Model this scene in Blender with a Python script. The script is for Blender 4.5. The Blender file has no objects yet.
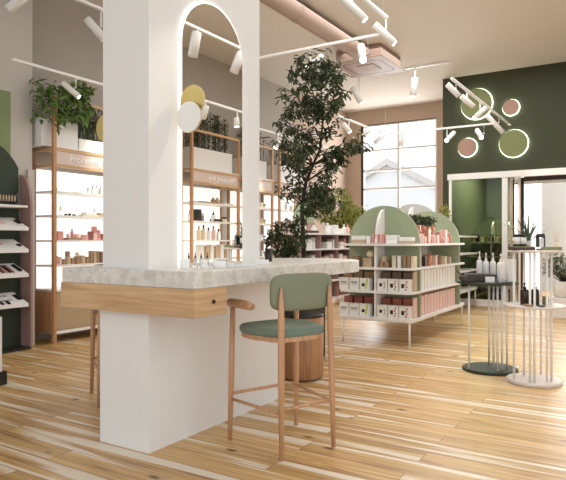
import bpy, bmesh, math, random
from mathutils import Vector, Matrix
PI = math.pi
R = math.radians
sc = bpy.context.scene
col = sc.collection
random.seed(7)
# ---------------------------------------------------------------- camera
H = 1.32; FPX = 595.0; AZ = R(32)
cam_d = bpy.data.cameras.new('camera'); cam = bpy.data.objects.new('camera', cam_d); col.objects.link(cam)
cam.location = (0, 0, H); cam.rotation_euler = (R(90), 0, AZ - R(90))
cam_d.sensor_width = 36; cam_d.lens = FPX / 566 * 36; cam_d.clip_end = 200
sc.camera = cam
# ---------------------------------------------------------------- world and light
w = bpy.data.worlds.new('world'); sc.world = w; w.use_nodes = True
bg = w.node_tree.nodes['Background']; bg.inputs[0].default_value = (0.89, 0.945, 1, 1); bg.inputs[1].default_value = 1.3
def area(name, loc, rot, sx, sy, power, colr=(1, .96, .9)):
    l = bpy.data.lights.new(name, 'AREA'); l.shape = 'RECTANGLE'; l.size = sx; l.size_y = sy; l.energy = power; l.color = colr
    o = bpy.data.objects.new(name, l); o.location = loc; o.rotation_euler = rot; col.objects.link(o); return o
area('ceiling_fill', (8.2, 2.7, 4.62), (0, 0, 0), 6.5, 4.0, 180, (1, .99, .97))
area('stockroom_fill', (14.0, 3.1, 2.85), (0, 0, 0), 1.8, .6, 130, (1, .97, .9))  # added fill to brighten the gondola behind the glass, no lamp seen there
area('window_daylight', (15.2, 5.5, 3.2), (R(80), 0, R(90)), 2.4, 2.8, 170, (1, 1, 1))
area('doorway_daylight', (16.6, .4, 2.6), (R(80), 0, R(90)), 3.0, 2.4, 220, (1, .99, .96))
sc.view_settings.view_transform = 'Standard'; sc.view_settings.look = 'None'
sc.view_settings.gamma = 1; sc.view_settings.use_curve_mapping = False
sc.view_settings.exposure = 0.36
# ---------------------------------------------------------------- measuring helpers
Fv = Vector((math.cos(AZ), math.sin(AZ))); Rv = Vector((math.sin(AZ), -math.cos(AZ)))
def ray(px): return Fv + (px - 283) / FPX * Rv
def at(px, py, d):
    p = ray(px) * d; return Vector((p.x, p.y, H + (240 - py) / FPX * d))
def YX(px, X): r = ray(px); return r.y * X / r.x          # Y on plane X
def XY(px, Y): r = ray(px); return r.x * Y / r.y          # X on plane Y
def dep(x, y): return x * Fv.x + y * Fv.y
# ---------------------------------------------------------------- materials
M = {}
def nt(name):
    m = bpy.data.materials.new(name); m.use_nodes = True; t = m.node_tree
    return m, t, t.nodes, t.links, t.nodes['Principled BSDF']
def mat(name, c, rough=.5, metal=0, var=.04, scale=12, emit=0, ior=None, alpha=None, trans=0, bump=0):
    m, t, N, L, b = nt(name)
    b.inputs['Roughness'].default_value = rough; b.inputs['Metallic'].default_value = metal
    tc = N.new('ShaderNodeTexCoord'); no = N.new('ShaderNodeTexNoise'); no.inputs['Scale'].default_value = scale
    L.new(tc.outputs['Object'], no.inputs['Vector'])
    cr = N.new('ShaderNodeMix'); cr.data_type = 'RGBA'
    cr.inputs[6].default_value = (*[v * (1 - var) for v in c], 1); cr.inputs[7].default_value = (*[min(1, v * (1 + var)) for v in c], 1)
    L.new(no.outputs['Fac'], cr.inputs[0]); L.new(cr.outputs[2], b.inputs['Base Color'])
    if emit:
        b.inputs['Emission Color'].default_value = (*c, 1); b.inputs['Emission Strength'].default_value = emit
    if ior: b.inputs['IOR'].default_value = ior
    if trans: b.inputs['Transmission Weight'].default_value = trans
    if bump:
        bu = N.new('ShaderNodeBump'); bu.inputs['Strength'].default_value = bump; bu.inputs['Distance'].default_value = .01
        L.new(no.outputs['Fac'], bu.inputs['Height']); L.new(bu.outputs[0], b.inputs['Normal'])
    M[name] = m; return m
def ramp(N, pts):
    r = N.new('ShaderNodeValToRGB'); e = r.color_ramp.elements
    e[0].position, e[0].color = pts[0][0], (*pts[0][1], 1); e[1].position, e[1].color = pts[-1][0], (*pts[-1][1], 1)
    for p, c in pts[1:-1]:
        x = e.new(p); x.color = (*c, 1)
    return r
def wood(name, c1, c2, axis='x', rough=.45, s=1.0):
    m, t, N, L, b = nt(name); b.inputs['Roughness'].default_value = rough
    tc = N.new('ShaderNodeTexCoord'); mp = N.new('ShaderNodeMapping')
    sc_ = {'x': (1.2, 22, 22), 'y': (22, 1.2, 22), 'z': (22, 22, 1.2)}[axis]
    mp.inputs['Scale'].default_value = [v * s for v in sc_]
    L.new(tc.outputs['Object'], mp.inputs[0])
    no = N.new('ShaderNodeTexNoise'); no.inputs['Scale'].default_value = 1.5; no.inputs['Detail'].default_value = 5; no.inputs['Distortion'].default_value = .6
    L.new(mp.outputs[0], no.inputs['Vector'])
    r = ramp(N, [(.3, c1), (.7, c2)]); L.new(no.outputs['Fac'], r.inputs[0]); L.new(r.outputs[0], b.inputs['Base Color'])
    bu = N.new('ShaderNodeBump'); bu.inputs['Strength'].default_value = .08; L.new(no.outputs['Fac'], bu.inputs['Height']); L.new(bu.outputs[0], b.inputs['Normal'])
    M[name] = m; return m
wood('oak_x', (.46, .27, .13), (.68, .46, .26), 'x'); wood('oak_y', (.46, .27, .13), (.68, .46, .26), 'y'); wood('oak_z', (.42, .21, .10), (.60, .34, .17), 'z')
wood('oak_box', (.46, .27, .13), (.68, .46, .26), 'x'); [setattr(n.inputs['Scale'], 'default_value', (1.2, 1.2, 22)) for n in M['oak_box'].node_tree.nodes if n.type == 'MAPPING']
wood('stool_wood', (.46, .24, .12), (.62, .36, .20), 'z', .4)
wood('drum_wood', (.33, .16, .075), (.56, .31, .155), 'z', .5)
mat('plaster_white', (.80, .785, .76), .6, var=.015); mat('plaster_greige', (.46, .42, .375), .8, var=.02); mat('plaster_light', (.60, .57, .53), .8, var=.02)
mat('ceiling_paint', (.74, .70, .645), .85, var=.015); mat('beige_paint', (.54, .42, .33), .75, var=.02)
mat('green_paint', (.040, .046, .021), .7, var=.06); mat('panel_green', (.22, .29, .13), .6); mat('sage', (.34, .40, .26), .5)
mat('dark_sage', (.03, .045, .027), .65); mat('pink_panel', (.36, .23, .20), .5); mat('white_metal', (.86, .85, .83), .35, var=.01)
mat('shelf_white', (.88, .87, .85), .4, var=.01); mat('pipe_paint', (.36, .25, .19), .55); mat('cassette_paint', (.38, .27, .22), .5)
mat('dark', (.02, .018, .016), .4); mat('dark_brown', (.06, .03, .022), .5); mat('seat_fabric', (.17, .22, .165), .85, var=.1, scale=200, bump=.15)
mat('back_fabric', (.22, .235, .155), .85, var=.1, scale=200, bump=.15)
mat('gold', (.66, .53, .20), .38, .7); mat('disc_white', (.85, .83, .80), .35, var=.01); mat('steel', (.6, .6, .6), .3, 1)
mat('mirror', (.93, .93, .92), .01, 1, var=0); mat('glow', (1, .97, .92), .5, emit=1.3, var=0); mat('lens', (1, .93, .82), .3, emit=30, var=0)
mat('lightbox', (1, .98, .95), .5, emit=.62, var=0); mat('header_pink', (.66, .55, .50), .5, var=.02); mat('letter_white', (.95, .93, .9), .5, emit=0)
mat('kraft', (.36, .23, .13), .7, var=.1, scale=40); mat('kraft_light', (.55, .42, .28), .7); mat('carton_white', (.86, .85, .82), .5); mat('carton_red', (.33, .10, .07), .55); mat('carton_brown', (.20, .12, .08), .6)
mat('pink', (.72, .34, .30), .45); mat('pale_pink', (.82, .56, .50), .45); mat('copper', (.62, .26, .15), .35, .3); mat('cream', (.78, .70, .50), .5)
mat('black_gloss', (.012, .012, .012), .2); mat('amber', (.03, .015, .01), .12); mat('bottle_white', (.80, .80, .80), .3); mat('clear', (.86, .88, .88), .05, trans=.85, ior=1.3)
mat('lime', (.55, .62, .10), .5); mat('tray_green', (.22, .24, .10), .6, var=.2); mat('stone_dark', (.05, .04, .042), .7, var=.3, scale=25, bump=.5)
mat('grey_card', (.35, .34, .33), .6); mat('red_print', (.55, .10, .12), .5); mat('soil', (.06, .04, .03), .9)
mat('bark', (.035, .024, .016), .8, var=.3, scale=30); mat('pale_base', (.74, .68, .64), .5); mat('grey_arch', (.52, .52, .50), .5)
mat('disc_olive', (.20, .225, .09), .6); mat('disc_rose', (.38, .23, .175), .6); mat('ring', (.93, 1, .76), .5, emit=5, var=0)
mat('facade', (.92, .90, .88), .8); mat('facade_brown', (.72, .67, .62), .8); mat('yellow_art', (.75, .62, .12), .5)
mat('red_dark', (.12, .03, .025), .6); mat('asphalt', (.45, .44, .43), .9)
# leaves
def leafmat(name, c1, c2):
    m, t, N, L, b = nt(name); b.inputs['Roughness'].default_value = .45
    g = N.new('ShaderNodeTexCoord'); n = N.new('ShaderNodeTexNoise'); n.inputs['Scale'].default_value = 9
    L.new(g.outputs['Object'], n.inputs['Vector']); r = ramp(N, [(.35, c1), (.65, c2)]); L.new(n.outputs['Fac'], r.inputs[0]); L.new(r.outputs[0], b.inputs['Base Color'])
    M[name] = m
leafmat('leaf_dark', (.03, .05, .016), (.075, .11, .04)); leafmat('leaf_mid', (.08, .16, .03), (.20, .33, .09)); leafmat('leaf_lime', (.20, .24, .04), (.36, .38, .08)); leafmat('leaf_grass', (.02, .03, .008), (.07, .08, .02)); leafmat('leaf_aloe', (.05, .09, .05), (.16, .22, .12))
# terrazzo worktop
def terrazzo():
    m, t, N, L, b = nt('terrazzo'); b.inputs['Roughness'].default_value = .4
    tc = N.new('ShaderNodeTexCoord')
    n = N.new('ShaderNodeTexNoise'); n.inputs['Scale'].default_value = 14; n.inputs['Detail'].default_value = 8; L.new(tc.outputs['Object'], n.inputs['Vector'])
    r = ramp(N, [(.35, (.58, .55, .50)), (.62, (.74, .72, .67))]); L.new(n.outputs['Fac'], r.inputs[0])
    v = N.new('ShaderNodeTexVoronoi'); v.inputs['Scale'].default_value = 26; L.new(tc.outputs['Object'], v.inputs['Vector'])
    r2 = ramp(N, [(.10, (1, 1, 1)), (.16, (0, 0, 0))]); L.new(v.outputs['Distance'], r2.inputs[0])
    v2 = N.new('ShaderNodeTexVoronoi'); v2.inputs['Scale'].default_value = 17; v2.feature = 'SMOOTH_F1'; L.new(tc.outputs['Object'], v2.inputs['Vector'])
    r3 = ramp(N, [(.10, (1, 1, 1)), (.20, (0, 0, 0))]); L.new(v2.outputs['Distance'], r3.inputs[0])
    m1 = N.new('ShaderNodeMix'); m1.data_type = 'RGBA'; m1.inputs[7].default_value = (.78, .76, .72, 1); L.new(r3.outputs[0], m1.inputs[0]); L.new(r.outputs[0], m1.inputs[6])
    m2 = N.new('ShaderNodeMix'); m2.data_type = 'RGBA'; m2.inputs[7].default_value = (.36, .32, .27, 1); L.new(r2.outputs[0], m2.inputs[0]); L.new(m1.outputs[2], m2.inputs[6])
    L.new(m2.outputs[2], b.inputs['Base Color']); M['terrazzo'] = m
terrazzo()
# oak plank floor, planks run along Y
def floor_mat():
    m, t, N, L, b = nt('oak_planks')
    tc = N.new('ShaderNodeTexCoord'); sx = N.new('ShaderNodeSeparateXYZ'); L.new(tc.outputs['Object'], sx.inputs[0])
    cb = N.new('ShaderNodeCombineXYZ'); L.new(sx.outputs['Y'], cb.inputs['X']); L.new(sx.outputs['X'], cb.inputs['Y'])
    br = N.new('ShaderNodeTexBrick'); L.new(cb.outputs[0], br.inputs['Vector'])
    br.inputs['Scale'].default_value = 1; br.inputs['Brick Width'].default_value = 1.9; br.inputs['Row Height'].default_value = .19
    br.inputs['Mortar Size'].default_value = .0018; br.inputs['Mortar Smooth'].default_value = .1; br.offset = .37; br.offset_frequency = 2
    br.inputs['Color1'].default_value = (0, 0, 0, 1); br.inputs['Color2'].default_value = (1, 1, 1, 1); br.inputs['Mortar'].default_value = (.5, .5, .5, 1)
    # offset the grain per plank
    ad = N.new('ShaderNodeVectorMath'); ad.operation = 'MULTIPLY_ADD'; L.new(br.outputs['Color'], ad.inputs[0]); ad.inputs[1].default_value = (7, 13, 0); L.new(cb.outputs[0], ad.inputs[2])
    mp = N.new('ShaderNodeMapping'); mp.inputs['Scale'].default_value = (.9, 16, 1); L.new(ad.outputs[0], mp.inputs[0])
    n1 = N.new('ShaderNodeTexNoise'); n1.inputs['Scale'].default_value = 1.3; n1.inputs['Detail'].default_value = 6; n1.inputs['Distortion'].default_value = 1.1; L.new(mp.outputs[0], n1.inputs['Vector'])
    r1 = ramp(N, [(.26, (.27, .13, .045)), (.40, (.54, .32, .12)), (.55, (.67, .43, .175)), (.72, (.77, .56, .28))]); L.new(n1.outputs['Fac'], r1.inputs[0])
    # per plank tone
    r0 = ramp(N, [(0, (.80, .77, .72)), (1, (1, 1, 1))]); L.new(br.outputs['Color'], r0.inputs[0])
    mm = N.new('ShaderNodeMix'); mm.data_type = 'RGBA'; mm.blend_type = 'MULTIPLY'; mm.inputs[0].default_value = 1; L.new(r1.outputs[0], mm.inputs[6]); L.new(r0.outputs[0], mm.inputs[7])
    # pale sapwood streaks
    mp2 = N.new('ShaderNodeMapping'); mp2.inputs['Scale'].default_value = (.35, 7.5, 1); L.new(ad.outputs[0], mp2.inputs[0])
    n2 = N.new('ShaderNodeTexNoise'); n2.inputs['Scale'].default_value = 1.2; n2.inputs['Detail'].default_value = 2; n2.inputs['Distortion'].default_value = .4; L.new(mp2.outputs[0], n2.inputs['Vector'])
    r2 = ramp(N, [(.545, (0, 0, 0)), (.62, (1, 1, 1))]); L.new(n2.outputs['Fac'], r2.inputs[0])
    ms = N.new('ShaderNodeMix'); ms.data_type = 'RGBA'; L.new(r2.outputs[0], ms.inputs[0]); L.new(mm.outputs[2], ms.inputs[6]); ms.inputs[7].default_value = (.80, .71, .58, 1)
    # knots
    mp3 = N.new('ShaderNodeMapping'); mp3.inputs['Scale'].default_value = (1.3, 2.9, 1); L.new(ad.outputs[0], mp3.inputs[0])
    v = N.new('ShaderNodeTexVoronoi'); v.inputs['Scale'].default_value = 1.6; L.new(mp3.outputs[0], v.inputs['Vector'])
    r3 = ramp(N, [(.035, (1, 1, 1)), (.12, (0, 0, 0))]); L.new(v.outputs['Distance'], r3.inputs[0])
    mk = N.new('ShaderNodeMix'); mk.data_type = 'RGBA'; L.new(r3.outputs[0], mk.inputs[0]); L.new(ms.outputs[2], mk.inputs[6]); mk.inputs[7].default_value = (.12, .05, .02, 1)
    mg = N.new('ShaderNodeMix'); mg.data_type = 'RGBA'; L.new(br.outputs['Fac'], mg.inputs[0]); L.new(mk.outputs[2], mg.inputs[6]); mg.inputs[7].default_value = (.16, .08, .04, 1)
    L.new(mg.outputs[2], b.inputs['Base Color'])
    rr = ramp(N, [(.3, (.30, .30, .30)), (.7, (.42, .42, .42))]); L.new(n1.outputs['Fac'], rr.inputs[0]); L.new(rr.outputs[0], b.inputs['Roughness'])
    bu = N.new('ShaderNodeBump'); bu.inputs['Strength'].default_value = .06; L.new(n1.outputs['Fac'], bu.inputs['Height']); L.new(bu.outputs[0], b.inputs['Normal'])
    M['oak_planks'] = m
floor_mat()
def rattan():
    m, t, N, L, b = nt('rattan'); b.inputs['Roughness'].default_value = .7
    tc = N.new('ShaderNodeTexCoord'); c = N.new('ShaderNodeTexChecker'); c.inputs['Scale'].default_value = 90; L.new(tc.outputs['Object'], c.inputs['Vector'])
    c.inputs['Color1'].default_value = (.52, .40, .25, 1); c.inputs['Color2'].default_value = (.40, .29, .17, 1); L.new(c.outputs[0], b.inputs['Base Color']); M['rattan'] = m
rattan()
def darkglass():
    m, t, N, L, b = nt('dark_glass'); N.remove(b)
    tr = N.new('ShaderNodeBsdfTransparent'); tr.inputs[0].default_value = (.52, .56, .44, 1)
    gl = N.new('ShaderNodeBsdfGlossy'); gl.inputs['Roughness'].default_value = .02; gl.inputs[0].default_value = (.8, .85, .75, 1)
    fr = N.new('ShaderNodeFresnel'); fr.inputs[0].default_value = 1.45; mx = N.new('ShaderNodeMixShader')
    L.new(fr.outputs[0], mx.inputs[0]); L.new(tr.outputs[0], mx.inputs[1]); L.new(gl.outputs[0], mx.inputs[2]); L.new(mx.outputs[0], N['Material Output'].inputs[0]); M['dark_glass'] = m
darkglass()
# ---------------------------------------------------------------- mesh helpers
class B:
    def __init__(s): s.bm = bmesh.new(); s.mats = []; s.cur = 0; s.sm = False
    def m(s, name):
        if name not in s.mats: s.mats.append(name)
        s.cur = s.mats.index(name); return s
    def _f(s, vs, smooth=False):
        try:
            f = s.bm.faces.new(vs); f.material_index = s.cur; f.smooth = smooth; return f
        except ValueError: return None
    def box(s, x0, x1, y0, y1, z0, z1, bev=0):
        bm = s.bm; v = [bm.verts.new((x, y, z)) for x in (x0, x1) for y in (y0, y1) for z in (z0, z1)]
        fs = [s._f([v[i] for i in q]) for q in ((0, 1, 3, 2), (4, 6, 7, 5), (0, 4, 5, 1), (2, 3, 7, 6), (0, 2, 6, 4), (1, 5, 7, 3))]
        if bev:
            es = list({e for f in fs for e in f.edges}); r = bmesh.ops.bevel(bm, geom=es, offset=bev, segments=2, affect='EDGES', profile=.5)
            for f in r['faces']: f.material_index = s.cur
        return s
    def ring(s, c, u, v, r, seg): return [s.bm.verts.new(c + u * (math.cos(2 * PI * i / seg) * r) + v * (math.sin(2 * PI * i / seg) * r)) for i in range(seg)]
    def tube(s, pts, rad, seg=10, cap=True):
        pts = [Vector(p) for p in pts]; rad = rad if isinstance(rad, (list, tuple)) else [rad] * len(pts)
        prev = None; n = len(pts)
        for i, p in enumerate(pts):
            d = (pts[min(i + 1, n - 1)] - pts[max(i - 1, 0)]).normalized()
            a = Vector((0, 0, 1)) if abs(d.z) < .9 else Vector((1, 0, 0))
            u = d.cross(a).normalized(); v = d.cross(u).normalized()
            rg = s.ring(p, u, v, rad[i], seg)
            if prev:
                for k in range(seg): s._f([prev[k], prev[(k + 1) % seg], rg[(k + 1) % seg], rg[k]], True)
            elif cap: s._f(rg[::-1])
            prev = rg
        if cap: s._f(prev)
        return s
    def lathe(s, prof, x=0, y=0, z=0, seg=20):
        prev = None
        for r, h in prof:
            if r < 1e-5:
                rg = [s.bm.verts.new((x, y, z + h))]
            else: rg = s.ring(Vector((x, y, z + h)), Vector((1, 0, 0)), Vector((0, 1, 0)), r, seg)
            if prev:
                for k in range(seg):
                    a = prev[k % len(prev)]; b = prev[(k + 1) % len(prev)]; c = rg[(k + 1) % len(rg)]; d = rg[k % len(rg)]
                    q = []
                    for t_ in (a, b, c, d):
                        if t_ not in q: q.append(t_)
                    if len(q) > 2: s._f(q, True)
            elif len(rg) > 1: s._f(rg[::-1])
            prev = rg
        if len(prev) > 1: s._f(prev)
        return s
    def cyl(s, x, y, z0, z1, r, seg=20): return s.lathe([(r, z0), (r, z1)], x, y, 0, seg)
    def disc(s, c, n, r, th, seg=32):       # a disc with its axis along n
        c = Vector(c); n = Vector(n).normalized(); return s.tube([c - n * th / 2, c + n * th / 2], r, seg)
    def prism(s, pts, ax, a0, a1, smooth=False):
        def P(p, a): return {'x': (a, p[0], p[1]), 'y': (p[0], a, p[1]), 'z': (p[0], p[1], a)}[ax]
        v0 = [s.bm.verts.new(P(p, a0)) for p in pts]; v1 = [s.bm.verts.new(P(p, a1)) for p in pts]
        s._f(v0[::-1]); s._f(v1); n = len(pts)
        for i in range(n): s._f([v0[i], v0[(i + 1) % n], v1[(i + 1) % n], v1[i]], smooth)
        return s
    def leaf(s, p, d, up, l, wd, fold=.25):
        d = d.normalized(); sd = d.cross(up)
        if sd.length < .01: sd = Vector((1, 0, 0))
        sd.normalize(); nn = sd.cross(d)
        pts = [p, p + d * l * .35 + sd * wd * .5 + nn * wd * fold, p + d * l * .75 + sd * wd * .38 + nn * wd * fold * .5, p + d * l - nn * l * .1,
               p + d * l * .75 - sd * wd * .38 + nn * wd * fold * .5, p + d * l * .35 - sd * wd * .5 + nn * wd * fold]
        v = [s.bm.verts.new(q) for q in pts]; s._f([v[0], v[1], v[2], v[3]]); s._f([v[0], v[3], v[4], v[5]])
        return s
    def obj(s, name, matname=None, parent=None, bevel=0, recalc=True):
        if recalc: bmesh.ops.recalc_face_normals(s.bm, faces=s.bm.faces[:])
        me = bpy.data.meshes.new(name); s.bm.to_mesh(me); s.bm.free()
        for n in (s.mats or [matname]): me.materials.append(M[n])
        o = bpy.data.objects.new(name, me); col.objects.link(o)
        if parent: o.parent = parent
        if bevel:
            b = o.modifiers.new('bevel', 'BEVEL'); b.width = bevel; b.segments = 2; b.limit_method = 'ANGLE'; b.angle_limit = R(50)
        return o
def tag(o, label, cat, group=None, loc=None, rz=None):
    o['label'] = label; o['category'] = cat
    if group: o['group'] = group
    if loc is not None: o.location = loc
    if rz is not None: o.rotation_euler = (0, 0, rz)
    return o
def thing(name, label, cat, loc=(0, 0, 0), rz=0, group=None):
    o = bpy.data.objects.new(name, None); o.empty_display_size = .1; col.objects.link(o)
    return tag(o, label, cat, group, loc, rz)
def struct(name, b, m=None, bevel=0):
    o = b.obj(name, m, None, bevel); o['kind'] = 'structure'; return o
def dup(o, parent=None, label=None, group=None, loc=None, rz=None):
    kids = list(o.children); c = o.copy(); col.objects.link(c)
    if parent: c.parent = parent
    for k in kids: dup(k, c)
    if label: c['label'] = label
    if group: c['group'] = group
    if loc is not None: c.location = loc
    if rz is not None: c.rotation_euler = (0, 0, rz)
    return c
def rrect(x0, x1, y0, y1, r, n=6):
    o = []
    for cx, cy, a0 in ((x1 - r, y1 - r, 0), (x0 + r, y1 - r, 90), (x0 + r, y0 + r, 180), (x1 - r, y0 + r, 270)):
        for i in range(n + 1): a = R(a0 + 90 * i / n); o.append((cx + r * math.cos(a), cy + r * math.sin(a)))
    return o
def arch(c, r, z0, zc, n=24): # (h, z) outline
    return [(c - r, z0), (c + r, z0)] + [(c + r * math.cos(PI * i / n), zc + r * math.sin(PI * i / n)) for i in range(n + 1)]
# ---------------------------------------------------------------- setting
CZ = 4.7; YL = 6.95; YN = 6.66; YR = -1.72; XG = 12.39; XW = 14.35
struct('floor', B().box(-5, 19, -4, 9.5, -.1, 0), 'oak_planks')
struct('ceiling', B().box(-4, XG, YR - .2, 7.2, CZ, CZ + .15).box(XG, XW + .2, 3.78, 7.2, CZ, CZ + .15), 'ceiling_paint')
struct('wall_left', B().m('plaster_greige').box(4.69, 11.6, YL, YL + .2, 0, CZ).m('beige_paint').box(11.6, XW, YL, YL + .2, 0, CZ), None)  # near stretch greyer than the far beige: its shade put into the colour
struct('wall_left_front', B().box(-4, 4.69, YN, YN + .5, 0, CZ), 'plaster_light')
struct('trim_1', B().box(4.60, 4.69, YN - .05, YN, 0, 2.2), 'plaster_light')
struct('wall_right', B().box(4.6, XG, YR - .2, YR, 0, CZ), 'plaster_greige')
gy = YX(449, XG)
struct('wall_green', B().box(XG, XG + .12, gy, 3.78, 0, CZ).box(XG, XG + .12, YR, gy, 2.63, CZ).box(XG, XG + .12, YR, .2, 0, 2.63), 'green_paint')
struct('wall_return', B().m('green_paint').box(XG + .12, 15.8, 3.66, 3.72, 0, 3.0).box(XG + .12, XW, 3.66, 3.72, 3.0, CZ).m('beige_paint').box(XG + .12, XW, 3.72, 3.78, 0, CZ), None)
# window wall with hole
y0w = YX(437, XW); y1w = YX(361, XW); zt = 4.32; zb = 1.0
struct('wall_window', B().box(XW, XW + .15, 3.78, y0w, 0, CZ).box(XW, XW + .15, y1w, YL, 0, CZ).box(XW, XW + .15, y0w, y1w, 0, zb).box(XW, XW + .15, y0w, y1w, zt, CZ), 'beige_paint')
b = B().m('white_metal'); t = .05
ym = YX(398, XW)
for a, c in ((y0w, y0w + t), (ym - .03, ym + .03)): b.box(XW + .03, XW + .09, a, c, zb, zt)
for z in (zb, 1.75, 2.62, 3.10, 3.62, zt - t): b.box(XW + .035, XW + .085, y0w, y1w, z, z + t)
b.m('dark').box(XW + .0, XW + .12, y1w - .07, y1w, zb, zt)
b.box(XW + .0, XW + .12, y0w, y1w, zt - .012, zt)
wf = b.obj('window_1'); wf['kind'] = 'structure'
# outside
struct('ground_outside', B().box(19, 60, -20, 40, -.6, -.1).box(XW + .2, 60, 9.5, 40, -.6, -.1), 'asphalt')
ob = thing('brick_building', 'pale gabled building faintly seen through the tall window', 'building', (26, 10.5, -3.2))
B().m('facade').prism([(-5, 0), (5, 0), (5, 5.4), (0, 8.0), (-5, 5.4)], 'x', 0, 6).obj('building_wall', None, ob)
b = B().m('facade_brown')
for y in (-3.4, -1.1, 1.1, 3.4): b.box(-.06, .0, y - .35, y + .35, 1.2, 4.4)
b.obj('building_window', None, ob)
b = B().m('facade_brown'); b.prism([(-5.4, 5.15), (-5.4, 5.4), (0, 8.3), (5.4, 5.4), (5.4, 5.15), (0, 8.0)], 'x', -.2, 6.1); b.obj('roof', None, ob)
# room beyond the doorway
struct('wall_corridor', B().box(17.2, 17.4, -4, 3.6, 0, 4.2), 'plaster_white')
yC = YX(508.5, XG); XE = XY(521, yC - .1)
struct('wall_passage', B().m('beige_paint').box(XG + .12, XE, yC - .1, yC, 0, 2.9).m('plaster_white').box(XE, 15.8, yC - .1, yC, 0, 2.9), None)  # white far stretch has the doorway light put into its colour
struct('wall_stockroom', B().box(15.6, 15.8, yC, 3.66, 0, 2.9), 'green_paint')
struct('ceiling_stockroom', B().box(XG + .12, 15.8, yC, 3.66, 2.9, 3.0), 'green_paint')
struct('trim_2', B().box(XE, XE + .08, yC - .16, yC - .1, 0, 2.62), 'dark')
struct('trim_3', B().m('dark_brown').box(XE, XE + .08, -1.6, yC - .16, 2.54, 2.66).m('white_metal').box(XE, XE + .06, -1.6, yC - .16, 2.48, 2.54), None)
# lintel track, posts, dark glass screen
yA, yB = YX(452.5, XG), YX(503, XG)
b = B().m('white_metal').box(XG - .12, XG - .01, -1.0, gy, 2.56, 2.68)
b.box(XG - .09, XG - .02, yA, yA + .05, 0, 2.56).box(XG - .10, XG - .02, yC, yB, 0, 2.56).box(XG - .09, XG - .02, yB, yA, 0, .12)
o = b.obj('door_2'); o['kind'] = 'structure'
B().box(XG - .05, XG - .03, yB, yA, .12, 2.56).obj('glass_panel', 'dark_glass', o)
yD = yC - .16; xD0 = XG + .13; xD1 = XY(515, yD)
d3 = B().m('dark').box(xD0, xD0 + .03, yD, yD + .03, .05, 2.5).box(xD1 - .05, xD1, yD, yD + .03, .05, 2.5).box(xD0, xD1, yD, yD + .03, 2.45, 2.5).box(xD0, xD1, yD, yD + .03, .05, .12).obj('door_3'); d3['kind'] = 'structure'
B().box(xD0 + .03, xD1 - .05, yD + .008, yD + .02, .12, 2.45).obj('glass_panel', 'dark_glass', d3)
# ---------------------------------------------------------------- column, counter
CX0, CX1, CY0, CY1 = 2.677, 3.893, 2.652, 3.061
ZT = 1.14; ZS = 1.04; ZD = .876
struct('wall_column', B().box(CX0, CX1, CY0, CY1, ZT, CZ), 'plaster_white')
ct = thing('bar_counter', 'long bar counter with speckled stone top, white plinth and wooden drawer box', 'counter', (3.6, 2.8, 0))
def rel(o, p=Vector((3.6, 2.8, 0))):    # keep world coordinates under a moved parent
    o.location = -p; return o
pts = [(2.585, 2.205), (4.64, 2.195)] + [(4.64 + .585 * math.sin(R(a)), 2.78 - .585 * math.cos(R(a))) for a in range(8, 180, 8)] + [(4.64, 3.366), (2.585, 3.356)]
rel(B().prism(pts, 'z', ZS, ZT).obj('worktop', 'terrazzo', ct, bevel=.006))
rel(B().prism([(CX0, 0), (4.2, 0), (4.2, ZS), (2.88, ZS), (2.88, ZD), (CX0, ZD)], 'y', CY0, 3.09).obj('plinth', 'plaster_white', ct))
dr = rel(B().box(2.580, 2.878, 2.2, 3.36, ZD, ZS, .002).obj('drawer_box', 'oak_box', ct))
kx = XY(213.5, 2.2)
B().m('dark').disc((kx, 2.1985, .957), (0, 1, 0), .014, .004).m('dark_brown').tube([(kx, 2.199, .957), (kx, 2.185, .957)], .006).obj('finger_hole', None, dr)
# arched mirror on the column
mx0, mx1 = 2.955, 3.635; mr = (mx1 - mx0) / 2; mc = (mx0 + mx1) / 2
mi = thing('arched_mirror', 'tall arched frameless mirror with glowing edge on the white column', 'mirror', (mc, CY0, ZT))
B().prism(arch(0, mr - .004, .0, 2.97 - mr - ZT), 'y', -.022, -.016).obj('mirror_glass', 'mirror', mi)
B().prism(arch(0, mr + .005, .0, 2.976 - mr - ZT), 'y', -.0155, -.004).obj('light_strip', 'glow', mi)
# disc wall lamps
def disc_lamp(loc, label, sgn, wht=True):
    t_ = thing('disc_wall_lamp', label, 'wall lamp', loc)
    B().tube([(0, 0, 0), (0, -sgn * .09, 0)], .006).obj('stem', 'gold', t_)
    B().disc((0, -sgn * .105, .045), (1, 0, 0), .1, .006, 40).obj('gold_disc', 'gold', t_)
    if wht:
        B().m('disc_white').disc((-.03, -sgn * .10, -.065), (1, 0, 0), .098, .008, 40).m('gold').disc((-.022, -sgn * .10, -.065), (1, 0, 0), .101, .006, 40).obj('white_disc', None, t_)
    return t_
disc_lamp((2.93, CY0 - .03, 2.17), 'gold and white double disc lamp in front of the arched mirror', 1)
disc_lamp((2.80, CY1, 2.04), 'pale gold disc lamp peeking out behind the column left edge', -1, False)
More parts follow.
